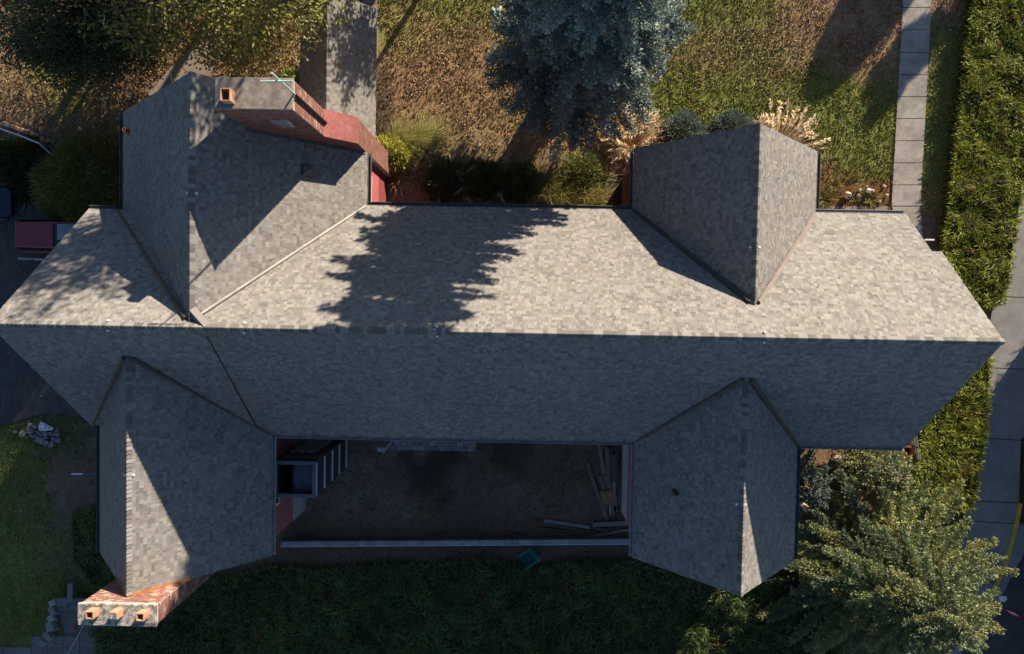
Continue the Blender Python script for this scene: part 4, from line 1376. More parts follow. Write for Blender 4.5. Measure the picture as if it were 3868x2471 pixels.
# left garden
p = D(205, 430, .8)
bush('feathery_shrub', 'large feathery olive shrub between the car and the left gable roof', 'shrub', (p[0] - .2, p[1], 0), 2.2, 113, [(.17, .16, .035), (.13, .135, .03), (.21, .18, .04), (.10, .115, .03)], 15000, .3, .035, 2.2, .2, mk='needle')
p = D(70, 400, .3)
bush('twiggy_shrub', 'low olive shrub under the metal handrail at the far left', 'shrub', (p[0], p[1], 0), 1.5, 114, [(.06, .065, .02), (.09, .07, .025), (.05, .045, .02)], 5000, .22, .04, 1.0)
p = D(15, 380, .4)
bush('laurel_shrub', 'glossy green leafy shrub at the left edge below the handrail', 'shrub', (p[0], p[1], 0), 1.0, 115, [(.10, .14, .05), (.07, .11, .035), (.05, .08, .03)], 1900, .18, .08, 1.0)
p = D(52, 338, .5)
bush('orange_shrub', 'small orange leaved shrub next to the metal handrail', 'shrub', (p[0], p[1], 0), .55, 116, [(.35, .18, .03), (.28, .16, .04), (.14, .13, .03)], 700, .16, .07, .7)
for u_, v_, s_, lb in ((62, 468, .75, 'large pale rosette plant with curling arms beside the parked cars'), (110, 468, .5, 'smaller pale rosette plant right of the large rosette')):
    p = D(u_, v_, .2)
    t = thing('rosette_plant', lb, 'plant', (p[0], p[1], 0))
    for k in range(9):
        a = 6.28 * k / 9 + .2
        vg = Veg()
        vg.strips(np.array([[p[0], p[1], .05]]), unit(np.array([[math.cos(a), math.sin(a), .7]])), s_ * 1.1, .16 * s_, np.array([[.25, .27, .20]]), rng, np.array([[math.cos(a) * .1, math.sin(a) * .1, -.35]]), 4)
        vg.build('leaf', M['leafy'], t)
# sparse scrub along the dark ground between wall and hedge and in the flower bed
TF = [(.16, .17, .04), (.22, .18, .06)]
for u_, v_, s_, sd_, lb in ((1940, 467, .55, 121, 'yellow green tuft in the mulch bed nearest the gable'), (2045, 467, .5, 122, 'round green tuft in the mulch bed beside the goose figure'), (1962, 438, .35, 123, 'small pale tuft at the back of the mulch bed'), (2000, 470, .25, 124, 'tiny light tuft in front of the gourd birdhouse')):
    p = D(u_, v_, 0)
    tuft('grass_tuft', lb, (p[0], p[1], 0), s_ * 1.2, int(260 * s_), s_, sd_, TF, W=.03, spread=1.0)
bare = [(.14, .12, .09), (.10, .085, .06)]
for u_, v_, sd_, lb in ((215, 1300, 131, 'bare grey twigs of a dead bush below the left gable'), (820, 1335, 132, 'pale dead twigs against the hedge below the block wall'), (1640, 1350, 133, 'dry twigs at the hedge corner under the right gable')):
    p = D(u_, v_, .2)
    r = np.random.default_rng(sd_)
    t = thing('dead_bush', lb, 'dead bush', (p[0], p[1], float(zg(p[0], p[1]))))
    mb = MB()
    for k in range(26):
        a = r.uniform(0, 6.28)
        l = r.uniform(.4, 1.0)
        q0 = np.array([p[0], p[1], float(zg(p[0], p[1]))])
        q1 = q0 + np.array([math.cos(a) * l * .5, math.sin(a) * l * .5, .5])
        mb.tube([q0, q1, q1 + np.array([math.cos(a + .5) * l * .5, math.sin(a + .5) * l * .5, r.uniform(-.1, .3)])], [.014, .01, .004], 4, cap=False)
    mb.build('twigs', M['bark2'], t)
def hazel(u_, v_, w_, h_, n, sd_, lb):
    """thicket of bare stems beside the low roof"""
    p = D(u_, v_, 0)
    r = np.random.default_rng(sd_)
    t = thing('bare_thicket', lb, 'shrub', p)
    mb = MB()
    for k in range(n):
        q0 = p + np.array([r.uniform(-w_, w_), r.uniform(-h_, h_), 0])
        a = r.uniform(0, 6.28)
        q1 = q0 + np.array([math.cos(a) * .25, math.sin(a) * .25, .4])
        mb.tube([q0, q1, q1 + np.array([math.cos(a + .8) * .3, math.sin(a + .8) * .3, .2])], [.012, .009, .003], 4, cap=False)
    mb.build('twigs', M['bark2'], t)
hazel(905, 215, .5, 1.6, 150, 141, 'brown bare stemmed thicket along the low roof by the lawn')
hazel(905, 300, .45, .9, 90, 142, 'brown bare stemmed thicket just above the yellow shrub')

# ------------------------------------------------------------------ lawn blades and fallen leaves
def scatter(n, x0, x1, y0, y1, r):
    return r.uniform(x0, x1, n), r.uniform(y0, y1, n)
def blocked(x, y):
    b = (x > -16.4) & (x < 14.6) & (y > -5.1) & (y < 3.4)
    for k, (xr, zr, xw, xe, yg, nth) in WING.items():
        b |= (x > xw + .25) & (x < xe - .25) & (y > min(0, yg)) & (y < max(0, yg)) 
    b |= inpoly(x, y, [p[:2] for p in LOT]) | ((x > pxw) & (x < pxe) & (y > 6) & (y < 12.6))
    u, v = px_of(x, y, np.zeros_like(x))
    u, v = u * S_, v * S_
    e0, e1 = sw_edge(v)
    b |= (u > e0 - 2) & (u < e1 + 2) & (v < 905)
    for q in WQ:
        b |= inpoly(u / S_, v / S_, q)
    b |= (u / S_ > 850) & (u / S_ < 888) & (v / S_ < 150)
    pe = np.interp(v / S_, [p[1] for p in PL], [p[0] for p in PL])
    b |= (u / S_ > pe - 40)
    b |= (x > -10) & (x < 4.9) & (y < -5) & (y > -7.1) & (x > -6.2) & (x < -1.9)
    return b
rg = np.random.default_rng(5)
x, y = scatter(420000, -27, 23.5, -19, 18, rg)
k = ~blocked(x, y)
x, y = x[k], y[k]
Wz = zones(x, y)
ki = {n: i for i, n in enumerate(ZK)}
gdens = Wz @ np.array([dict(green=1, tan=.75, litter=.35, dirt=.06, olive=.4, black=.0, straw=.8, chips=.0, mulch=.0)[n] for n in ZK])
k = rg.random(len(x)) < gdens * .95
x, y, Wz = x[k], y[k], Wz[k]
n = len(x)
gc = Wz @ np.array([dict(green=(.225, .255, .052), tan=(.34, .25, .11), litter=(.24, .16, .075), dirt=(.11, .095, .06), olive=(.13, .135, .05), black=(.04, .035, .025), straw=(.3, .26, .19), chips=(.25, .13, .06), mulch=(.14, .07, .035))[n_] for n_ in ZK])
gc = gc * (.7 + .6 * fbm(x * 2.0, y * 2.0, 77))[:, None] * (1 + .35 * rg.uniform(-1, 1, (n, 1)))
dry = rg.random(n) < .12
gc[dry] = gc[dry] * .5 + np.array([.16, .13, .07])
th = fbm(x * 1.3, y * 1.3, 71, 3) * 12 + rg.normal(size=n) * .8
d = unit(np.stack([np.cos(th), np.sin(th), rg.uniform(.35, 1.3, n)], 1))
vg = Veg()
vg.cards(np.stack([x, y, zg(x, y) - .03], 1), d, rg.uniform(.08, .2, n), rg.uniform(.03, .06, n), gc, rg, fold=.1)
vg.build('lawn_grass', M['blade'], kind='stuff')
x, y = scatter(330000, -27, 23.5, -19, 18, rg)
u, v = px_of(x, y, np.zeros_like(x))
inlot = inpoly(x, y, [p[:2] for p in LOT])
k = ~blocked(x, y) | inlot | inpoly(u, v, WQ[0]) & (rg.random(len(x)) < .1)
x, y, inlot, u, v = x[k], y[k], inlot[k], u[k], v[k]
Wz = zones(x, y)
ld = Wz @ np.array([dict(green=.10, tan=.36, litter=1.0, dirt=.012, olive=.12, black=0, straw=.03, chips=.6, mulch=.4)[n] for n in ZK])
ld = np.where(inlot, np.where((u < 120) & (v < 720), .22, .02), ld)
cl = fbm(x * 1.2, y * 1.2, 91)
k = rg.random(len(x)) < ld * np.clip((cl - .3) * 3.2, .05, 1.4)
x, y, Wz, u = x[k], y[k], Wz[k], u[k]
n = len(x)
LC = np.array([(.32, .20, .115), (.27, .165, .095), (.37, .26, .165), (.22, .14, .085), (.33, .24, .13), (.29, .215, .155)])
C = LC[rg.integers(len(LC), size=n)] * (1 + .3 * rg.uniform(-1, 1, (n, 1)))
C = C * (1 - .55 * Wz[:, [ki['mulch']]]) * (1 - .25 * Wz[:, [ki['chips']]])
d = unit(rdir(n, rg) * np.array([1, 1, .45]))
vg = Veg()
vg.cards(np.stack([x, y, zg(x, y) + rg.uniform(.02, .07, n)], 1), d, rg.uniform(.07, .13, n), rg.uniform(.045, .085, n), C, rg, fold=.2, up=np.array([0, 0, 1.0]))
vg.build('fallen_leaves', M['litter'], kind='stuff')

# ------------------------------------------------------------------ things
# parked cars
def car(label, c, heading, paint, shade, group):
    """small hatchback; local x forward, length 3.7, width 1.5"""
    t = thing('parked_car', label, 'car', c, group)
    z0 = c[2]
    cr, sr = math.cos(heading), math.sin(heading)
    def Wd(p):
        return (c[0] + p[0] * cr - p[1] * sr, c[1] + p[0] * sr + p[1] * cr, z0 + p[2])
    def sect(x, zb, zt, wb, wt):
        return [(x, -wb, zb), (x, -wb * 1.02, (zb + zt) * .5), (x, -wt, zt), (x, wt, zt), (x, wb * 1.02, (zb + zt) * .5), (x, wb, zb)]
    def loft(secs, name, m, parent):
        mb = MB()
        vs, fs = [], []
        n = len(secs[0])
        for s_ in secs:
            vs += [Wd(p) for p in s_]
        for i in range(len(secs) - 1):
            for k in range(n):
                fs.append((i * n + k, i * n + (k + 1) % n, (i + 1) * n + (k + 1) % n, (i + 1) * n + k))
        fs += [tuple(range(n))[::-1], tuple((len(secs) - 1) * n + k for k in range(n))]
        mb.add(vs, fs)
        return mb.build(name, m, parent, bevel=.03)
    loft([sect(-1.85, .35, .80, .66, .64), sect(-1.75, .22, .88, .74, .70), sect(-.9, .2, .90, .76, .72), sect(.5, .2, .90, .76, .72), sect(1.3, .22, .82, .74, .68), sect(1.75, .3, .68, .66, .60), sect(1.85, .38, .6, .6, .55)], 'body', paint, t)
    loft([sect(-1.78, .88, 1.0, .66, .62), sect(-1.62, .88, 1.38, .69, .54), sect(-.1, .88, 1.43, .70, .56), sect(.12, .88, 1.40, .70, .55), sect(.95, .86, .90, .68, .60)], 'glasshouse', M['glass'], t)
    mb = MB()
    ro = [(-1.66, -.50), (.05, -.535), (.05, .535), (-1.66, .50)]
    mb.prism([Wd((x, y, 0))[:2] for x, y in ro], z0 + 1.40, z0 + 1.455)
    mb.build('roof', paint, t, bevel=.02)
    for s_ in (-1, 1):
        m2 = MB()
        m2.tube([Wd((-1.66, s_ * .53, 1.40)), Wd((.05, s_ * .555, 1.42)), Wd((.95, s_ * .64, .90))], .035, 6)
        m2.tube([Wd((-1.68, s_ * .53, 1.38)), Wd((-1.80, s_ * .66, .9))], .05, 6)
        m2.build('pillar', paint, t)
        m3 = MB()
        m3.box(Wd((.62, s_ * .80, .93)), (.12, .16, .11), heading)
        m3.build('mirror', paint, t, bevel=.02)
        for x in (-1.2, 1.15):
            w_ = MB()
            a, b = Vector(Wd((x, s_ * .60, .28))), Vector(Wd((x, s_ * .755, .28)))
            w_.tube([a, b], .28, 16)
            wo = w_.build('wheel', M['rubber'], t)
            w2 = MB()
            w2.tube([b, Vector(Wd((x, s_ * .762, .28)))], .17, 12)
            w2.build('rim', M['steel'], wo)
    if shade:
        mb = MB()
        mb.add([Wd(p) for p in ((.20, .50, 1.375), (.86, .56, .975), (.86, -.12, .975), (.20, -.22, 1.375))], [(0, 1, 2, 3)])
        mb.build('sunshade', M['windshade'], t)
    return t
p = D(90, 552, 1.2)
car('dark red hatchback with a pale windscreen shade parked by the roof end', (p[0] + .78, p[1] - .02, .02), 0.0, M['carred'], True, 'cars parked beside the house')
p = D(-32, 470, 1.2)
car('dark blue car mostly outside the left edge with only its nose showing', (p[0] - 1.1, p[1] - .05, .02), 0.02, M['carblue'], False, 'cars parked beside the house')
# metal handrail on the left bank
hr = thing('metal_handrail', 'bent silver handrail beside stone edging on the left bank', 'handrail', D(60, 335, 0))
hp = [G(-40, 470, 1.0), G(10, 490, 1.0), G(80, 515, 1.0), G(150, 543, 1.0), G(185, 575, .8), G(225, 610, .5)]
MB().tube(hp, .04, 8).build('rail', M['steel'], hr)
for p in (hp[1], hp[3], hp[5]):
    MB().tube([(p[0], p[1], -.1), p], .03, 8).build('post', M['steel'], hr)
for i, (u_, v_, a_) in enumerate(((30, 487, .3), (62, 497, .25), (98, 511, .3), (132, 525, .25), (165, 545, .5), (192, 552, .2))):
    p = G(u_, v_, 0)
    tag(MB().box((p[0], p[1] + .15, .06), (.42, .22, .22), -a_ - .2, col=(.25 + .03 * (i % 3), .20, .15)).build('edging_stone', M['stone'], bevel=.05),
        'rough edging stone, number %s along the handrail from the left edge' % ('one two three four five six'.split()[i]), 'stone', 'edging stones along the handrail')
# black railing along the left gable wall
ir = thing('iron_railing', 'black iron railing running along the upper left wall', 'railing', (-16.6, 5, 0))
ra, rb = G(443, 530, 1.0), G(452, 790, 1.0)
rc, rd_ = G(456, 530, 1.0), G(463, 720, 1.0)
for a, b in ((ra, rb), (rc, rd_)):
    MB().tube([a, b], .028, 6).build('rail', M['blackiron'], ir)
    MB().tube([a - [0, 0, .45], b - [0, 0, .45]], .02, 6).build('rail', M['blackiron'], ir)
    for q in np.linspace(0, 1, 5):
        p = a + (b - a) * q
        MB().tube([(p[0], p[1], 0), p], .022, 6).build('post', M['blackiron'], ir)
# ---- heap of stones and plastic sheet by the lot
P0 = (0, 1480)
HEAP = [  # zoomed picture boxes: x, y, w, h, turn
    (430, 485, 70, 50, .1), (500, 520, 70, 40, .2), (400, 545, 60, 70, .05), (462, 575, 75, 55, .45), (540, 592, 70, 55, .5), (415, 602, 75, 28, .25), (445, 640, 70, 50, .3),
    (507, 645, 45, 60, -.2), (585, 630, 55, 45, .6), (650, 612, 70, 70, -.5), (655, 660, 60, 60, -.6), (722, 615, 50, 55, .0), (785, 625, 75, 60, .0), (815, 575, 55, 35, .1), (835, 625, 35, 65, 0),
    (760, 690, 45, 75, .1), (815, 705, 55, 70, 0), (855, 710, 30, 80, 0), (570, 710, 130, 90, .42), (665, 745, 60, 75, .4), (735, 770, 80, 80, .1), (610, 585, 60, 40, .2)]
HL = ['at the top left end', 'half under the sheet at the top', 'on the left side', 'pale faced, third row from the left', 'beside the sheet near the middle', 'thin, tilted at left', 'dark, low on the left', 'narrow, next to the low left stone',
      'dark one below the sheet', 'lying diagonally in the middle', 'under the diagonal stone', 'square, on the right part', 'largest square on the right', 'at the top right end', 'slim one at the right edge', 'upright in the lower right',
      'flat faced, lower right', 'thin, at the far lower right', 'broad slab on the lower side', 'small one right of the broad slab', 'lowest corner stone', 'just under the sheet edge']
for i, (x, y, w_, h_, a) in enumerate(HEAP):
    k = 1 / 3.846
    zt = .12 + .10 * ((i * 7) % 4) / 3
    p = G(P0[0] + x * k, P0[1] + y * k, zt)
    sx, sy = w_ * k * 35.2 / FPX * .92, h_ * k * 35.2 / FPX * .92
    g_ = random.uniform(.8, 1.2)
    Mx = Matrix.Rotation(-a, 3, 'Z') @ Matrix.Rotation(random.uniform(-.18, .18), 3, 'X') @ Matrix.Rotation(random.uniform(-.15, .15), 3, 'Y')
    tag(MB().box((p[0], p[1], zt - .08), (sx, sy, .16), M=Mx, col=(.20 * g_, .195 * g_, .205 * g_)).build('paving_stone', M['stone'], bevel=.015),
        'grey paving stone of the heap by the lot, %s' % HL[i], 'paving stone', 'paving stones heaped at the edge of the car park')
def rock(name, label, p, s, col, seed, cat='stone', group=None, sq=(1, 1, .7)):
    r = np.random.default_rng(seed)
    mb = MB()
    n, m = 9, 6
    vs, fs = [], []
    for i in range(m + 1):
        th = math.pi * i / m
        for k in range(n):
            ph = 2 * math.pi * k / n
            q = s * r.uniform(.78, 1.12)
            vs.append((p[0] + q * sq[0] * math.sin(th) * math.cos(ph), p[1] + q * sq[1] * math.sin(th) * math.sin(ph), p[2] + q * sq[2] * math.cos(th)))
    for i in range(m):
        for k in range(n):
            fs.append((i * n + k, i * n + (k + 1) % n, (i + 1) * n + (k + 1) % n, (i + 1) * n + k))
    mb.add(vs, fs, col)
    return tag(mb.build(name, M['stone'], smooth=False), label, cat, group)
k = 1 / 3.846
rock('boulder', 'tan boulder at the left end of the paving stone heap', G(85, 1480 + 605 * k, .15), .17, (.30, .25, .2), 1)
rock('boulder', 'small pale cone shaped stone leftmost of the heap', G(57, 1480 + 580 * k, .1), .10, (.32, .28, .24), 2)
rock('boulder', 'little bright pebble stone below the tan boulder', G(99, 1480 + 660 * k, .05), .06, (.45, .36, .3), 3)
# crumpled sheet
r = np.random.default_rng(9)
sh = [(590, 430), (680, 470), (720, 500), (775, 520), (765, 560), (690, 560), (640, 570), (570, 568), (555, 500)]
mb = MB()
cxy = np.mean(sh, 0)
rings = [1.0, .72, .42, .12]
vs, fs = [], []
for q in rings:
    for a in sh:
        for f_ in (0, .5):
            b = sh[(sh.index(a) + 1) % len(sh)]
            e = np.array(a) + (np.array(b) - np.array(a)) * f_
            e = cxy + (e - cxy) * q
            zt = .30 + .10 * (1 - q) + r.uniform(-.06, .06)
            vs.append(G(e[0] * k, 1480 + e[1] * k, zt))
n = len(sh) * 2
for i in range(len(rings) - 1):
    for j in range(n):
        fs.append((i * n + j, i * n + (j + 1) % n, (i + 1) * n + (j + 1) % n, (i + 1) * n + j))
fs.append(tuple((len(rings) - 1) * n + j for j in range(n)))
mb.add(vs, fs)
tag(mb.build('plastic_sheet', M['plastic_sheet']), 'crumpled white plastic sheet lying over the stone heap', 'plastic sheet')
# folded parasol lying below the left eave
fu = thing('folded_parasol', 'folded dark green parasol with a white tip lying below the left eave', 'parasol', G(330, 1790, .3))
a, b = G(300, 1790, .25), G(420, 1786, .5)
MB().tube([a + (b - a) * .1, a + (b - a) * .4, b, b + (b - a) * .3], [.03, .06, .12, .14], 8).build('canopy', M['green_plastic'], fu)
MB().tube([a - (b - a) * .25, a + (b - a) * .12], .03, 8).build('tip', M['white'], fu)
MB().tube([G(318, 1783, .3), G(420, 1778, .5)], .03, 6).build('rib', M['green_plastic'], fu)
# ---- courtyard
patio = link('patio', None, None, kind='structure')
for rr_ in range(9):
    y = -5.2 - rr_ * .205
    x = -6.05 + (.16 if rr_ % 2 else 0)
    while x < -2.05:
        g_ = random.uniform(.75, 1.25)
        MB().bbox(x + .006, min(x + .325, -2.0) - .006, y - .197, y, -.1, .05 + random.uniform(-.006, .008), col=(.26 * g_, .22 * g_, .215 * g_)).build('paver', M['block'], patio)
        x += .33
wall_ = thing('block_wall', 'low concrete block wall closing the courtyard below', 'wall', (-3, -11.4, 0))
zt = .62
a, b = G(1060, 2056, zt), G(2380, 2046, zt)
nb = 41
dv = (b - a) / nb
ex = unit(b - a)
ey = np.array([-ex[1], ex[0], 0])
for i in range(nb):
    c = a + dv * (i + .5)
    g_ = random.uniform(.85, 1.15)
    MB().box((c[0], c[1], zt - .10), (np.linalg.norm(dv) - .014, .21, .2), math.atan2(ex[1], ex[0]), col=(.25 * g_, .255 * g_, .262 * g_)).build('concrete_block', M['block'], wall_)
c = (a + b) / 2
L = np.linalg.norm(b - a)
MB().box((c[0], c[1], .1), (L, .19, zt * 2 - .42), math.atan2(ex[1], ex[0]), col=(.12, .115, .11)).build('lower_courses', M['block'], wall_)
MB().box((c[0], c[1], zt - .1), (L - .02, .17, .17), math.atan2(ex[1], ex[0]), col=(.4, .4, .4)).build('mortar_joint', M['block'], wall_)
MB().box((c[0] - ey[0] * .125, c[1] - ey[1] * .125, zt - .02), (L, .035, .04), math.atan2(ex[1], ex[0]), col=(.42, .42, .42)).build('mortar_edge', M['block'], wall_)
# tall dark open-topped enclosure against the left courtyard wall
tw = thing('stair_enclosure', 'tall dark enclosure with a grey rim against the courtyard wall', 'enclosure', (-9, -7, 0))
zt = 5.35
x0, x1 = G(1034, 1810, zt)[0], G(1190, 1810, zt)[0]
y0, y1 = G(1110, 1878, zt)[1], G(1110, 1744, zt)[1]
mb = MB()
th_ = .06
for q in ((x0, x1, y0, y0 + th_), (x0, x1, y1 - th_, y1), (x0, x0 + th_, y0 + th_, y1 - th_), (x1 - th_, x1, y0 + th_, y1 - th_)):
    mb.bbox(*q, 0, zt - .12)
mb.build('side_panel', M['darkmetal'], tw)
mb = MB()
rw = .13
for q in ((x0 - .02, x1 + .02, y0 - .02, y0 + rw), (x0 - .02, x1 + .02, y1 - rw, y1 + .02), (x0 - .02, x0 + rw, y0 + rw, y1 - rw), (x1 - rw, x1 + .02, y0 + rw, y1 - rw)):
    mb.bbox(*q, zt - .12, zt)
mb.build('rim', M['rim'], tw, bevel=.01)
mb = MB()
vs, fs = [], []
nx_ = 14
for i in range(nx_ + 1):
    q = i / nx_
    x = x0 + .1 + (x1 - x0 - .2) * q
    z = zt - .25 - 1.9 * max(0, (.36 - q) / .36) ** .6
    vs += [(x, y0 + .1 + .05 * math.sin(q * 9), z - .12), (x, (y0 + y1) / 2, z), (x, y1 - .1, z - .03)]
for i in range(nx_):
    for j in range(2):
        fs.append((i * 3 + j, i * 3 + j + 1, i * 3 + j + 4, i * 3 + j + 3))
mb.add(vs, fs)
mb.build('liner', M['tarp'], tw, smooth=True)
for uu in (1196, 1227, 1256, 1282, 1308):
    h = -x1 * 1.0
    zz = CAM_H - (x1 + .03) / ray(uu, 1780)[0]
    MB().bbox(x1 + .001, x1 + .05, y0 + .05, y1 - .05, zz - .025, zz + .025).build('batten', M['white'], tw)
ac = thing('service_unit', 'grey service unit with a weathered top behind the dark enclosure', 'cabinet', (-9, -6.3, 0))
z_ = 3.7
a, b = G(1100, 1722, z_), G(1190, 1706, z_)
MB().bbox(a[0], b[0], a[1], b[1] + .02, 0, z_ - .04).build('casing', M['foundation'], ac)
MB().bbox(a[0] - .03, b[0] + .03, a[1] - .03, b[1] + .05, z_ - .04, z_).build('lid', M['cap_light'], ac, bevel=.01)
z2 = 4.6
a, b = G(1075, 1744, z2), G(1205, 1727, z2)
MB().bbox(a[0], b[0], a[1] + .02, b[1], 2.2, z2).build('housing', M['rim'], ac, bevel=.02)
MB().tube([G(1120, 1742, z2 + .03), G(1135, 1725, z2 + .03), G(1140, 1712, z2 - .2)], .015, 6).build('cable', M['blackiron'], ac)
post = thing('concrete_post', 'pale concrete stub wall standing under the courtyard eave', 'wall stub', (-6.4, -6.4, 0))
z_ = 2.2
MB().prism([G(1425, 1705, z_)[:2], G(1452, 1711, z_)[:2], G(1452, 1692, z_)[:2], G(1425, 1690, z_)[:2]], 0, z_).build('stub', M['foundation'], post)
# ---- timber: boards, one by one
k3 = 1 / 3.846
BZ = [  # frame, x0, y0, x1, y1, width, colour, label
    ('a', 145, 420, 430, 1255, 42, 0, 'long grey board slanting alone on the left of the courtyard timber'),
    ('a', 315, 150, 432, 800, 52, 0, 'wide weathered board leading from the eave to the plywood sheet'),
    ('a', 372, 118, 378, 225, 26, 1, 'short dark board end showing at the top of the timber'),
    ('a', 428, 185, 466, 800, 50, 0, 'long board with a pale knife shaped edge above the plywood'),
    ('a', 490, 185, 490, 480, 34, 1, 'short dark plank end second from the top of the timber'),
    ('a', 478, 260, 486, 800, 26, 0, 'narrow board between the two wide boards above the plywood'),
    ('a', 527, 300, 536, 900, 56, 2, 'broad brown plank with knots right of the plywood'),
    ('a', 572, 250, 578, 910, 32, 1, 'slim dark plank right of the broad knotty plank'),
    ('a', 606, 460, 604, 1010, 20, 3, 'thin grey batten near the courtyard wall foot'),
    ('a', 641, 375, 626, 1190, 16, 2, 'thinnest long batten closest to the grey wall foot'),
    ('a', 322, 610, 402, 830, 46, 0, 'short board poking out left above the plywood'),
    ('a', 536, 705, 560, 1130, 44, 3, 'pale blue grey board beside the right edge of the plywood'),
    ('a', 470, 675, 480, 800, 40, 4, 'short pale green board tucked above the plywood'),
    ('a', 480, 1045, 482, 1170, 20, 5, 'small whitish lath below the plywood'),
    ('a', 516, 1040, 524, 1190, 34, 2, 'short brown block end below the plywood'),
    ('a', 556, 1040, 548, 1135, 40, 3, 'short pale board end below the right plywood corner'),
    ('a', 520, 1190, 605, 1405, 44, 1, 'dark board crossing under the lower planks by the wall'),
    ('a', 405, 1060, 410, 1110, 60, 2, 'stubby brown board end under the lower left plywood corner'),
    ('a', 620, 1135, 700, 1135, 90, 1, 'dark square board scrap at the foot of the wall'),
    ('b', 1470, 478, 2090, 445, 70, 3, 'wide pale plank lying crosswise below the timber pile'),
    ('b', 620, 400, 1420, 520, 56, 3, 'long grey plank with peeling paint lying near the block wall'),
    ('b', 540, 525, 1110, 600, 26, 1, 'dark narrow board below the peeling plank'),
    ('b', 700, 470, 1560, 620, 30, 1, 'long thin board touching the end of the peeling plank'),
    ('b', 1490, 545, 1750, 580, 50, 1, 'short dark board under the wide pale plank'),
    ('b', 1380, 690, 2120, 555, 40, 3, 'plank running up to the red wall at the lower right corner'),
    ('b', 820, 695, 1200, 660, 20, 1, 'thin dark lath flat beside the block wall'),
    ('b', 410, 425, 560, 425, 50, 6, 'short reddish scrap board left of the peeling plank')]
WC = [(.21, .165, .125), (.11, .085, .066), (.19, .12, .075), (.28, .25, .22), (.24, .27, .26), (.5, .47, .44), (.17, .075, .05)]
for i, (fr, x0_, y0_, x1_, y1_, w_, c_, lb) in enumerate(BZ):
    kk, ox, oy = (k3, 2180, 1640) if fr == 'a' else (1 / 4.63, 1920, 1880)
    z_ = .05 + .035 * ((i * 5) % 4)
    a, b = G(ox + x0_ * kk, oy + y0_ * kk, z_), G(ox + x1_ * kk, oy + y1_ * kk, z_)
    dvec = b - a
    g_ = random.uniform(.85, 1.15)
    tag(MB().box(((a + b) / 2), (np.linalg.norm(dvec), w_ * kk * 35.3 / FPX * 1.15, .05), math.atan2(dvec[1], dvec[0]), col=tuple(q * g_ for q in WC[c_])).build('board', M['wood'], bevel=.006), lb, 'board', 'boards stacked in the courtyard corner')
mb = MB()
pts = [G(2180 + x * k3, 1640 + y * k3, .22)[:2] for x, y in ((330, 835), (390, 1060), (562, 1035), (510, 808))]
mb.prism(pts, .20, .218)
tag(mb.build('plywood_sheet', M['ply']), 'square brown plywood sheet lying on the courtyard boards', 'plywood')
# bucket on a stick
bkt = thing('nursery_pot', 'dark grey plastic pot lying on its side by the block wall', 'pot', G(1963, 2026, .12))
a, b = G(1935, 2026, .14), G(1992, 2030, .12)
MB().tube([a, a + (b - a) * .06, b], [.19, .18, .11], 16).build('tub', M['black_plastic'], bkt)
MB().tube([a - (b - a) * .015, a + (b - a) * .07], .20, 16).build('lip', M['black_plastic'], bkt)
stk = thing('wooden_stake', 'orange brown wooden stake lying beneath the fallen pot', 'stake', G(1940, 2020, .02))
MB().tube([G(1868, 2006, .04), G(2023, 2035, .04)], .022, 6).build('shaft', mat('stake_wood', (.34, .17, .07)), stk)
# green garden chair with a fan of slats
gc_ = thing('garden_chair', 'dark green plastic garden chair with a slatted fan back by the block wall', 'chair', G(1998, 2100, 0))
o = G(2000, 2098, .3)
fx = unit(np.array([-.80, -.60, 0]))
sy_ = np.array([-fx[1], fx[0], 0])
def cp(f, s, z):
    return o * [1, 1, 0] + fx * f + sy_ * s + np.array([0, 0, z])
for i in range(9):
    q = (i - 4) / 4
    MB().tube([cp(-.02, q * .17, .34), cp(-.22, q * .24, .60), cp(-.42, q * .31, .92 - .10 * q * q)], [.028, .034, .038], 5).build('slat', M['green_plastic'], gc_)
MB().tube([cp(-.36 + .05 * q * q, q * .34, .94 - .12 * q * q) for q in np.linspace(-1, 1, 11)], .03, 6).build('back_rail', M['green_plastic'], gc_)
for i in range(7):
    q = (i - 3) / 3
    MB().tube([cp(.0, q * .19, .35), cp(.42, q * .24, .40)], .036, 5).build('slat', M['green_plastic'], gc_)
for s_ in (-1, 1):
    m2 = MB()
    a, b = cp(-.30, s_ * .33, .60), cp(.46, s_ * .34, .60)
    bar(m2, a, b, .13, .03)
    m2.build('armrest', M['green_plastic'], gc_)
    MB().tube([cp(.42, s_ * .33, 0), cp(.44, s_ * .33, .6)], .035, 6).build('leg', M['green_plastic'], gc_)
    MB().tube([cp(-.45, s_ * .30, 0), cp(-.1, s_ * .29, .34)], .035, 6).build('leg', M['green_plastic'], gc_)
m2 = MB()
m2.add([cp(.40, -.27, .40), cp(.40, .27, .40), cp(.46, .27, .30), cp(.46, -.27, .30)], [(0, 1, 2, 3)])
m2.build('seat_front', M['green_plastic'], gc_)
# ---- window well by the right wing
ww = thing('window_well', 'dark iron grate over the window well beside the shaded gable wall', 'grate', G(2328, 730, .1))
a, b = G(2284, 792, .12), G(2366, 668, .12)
mb = MB()
f_ = .15
for q in ((a[0], b[0], b[1] - f_, b[1]), (a[0], b[0], a[1], a[1] + .08), (a[0], a[0] + f_, a[1] + .08, b[1] - f_), (b[0] - .08, b[0], a[1] + .08, b[1] - f_)):
    mb.bbox(*q, -.1, .12)
mb.build('frame', mat('old_concrete', (.075, .065, .055), n2=(20, .4)), ww, bevel=.01)
for i in range(21):
    y = a[1] + .1 + i * (b[1] - f_ - a[1] - .12) / 20
    MB().box(((a[0] + f_ + b[0] - .08) / 2, y, .07), (b[0] - a[0] - f_ - .08, .022, .04)).build('bar', mat('grate_iron', (.06, .055, .05)) if i == 0 else bpy.data.materials['grate_iron'], ww)
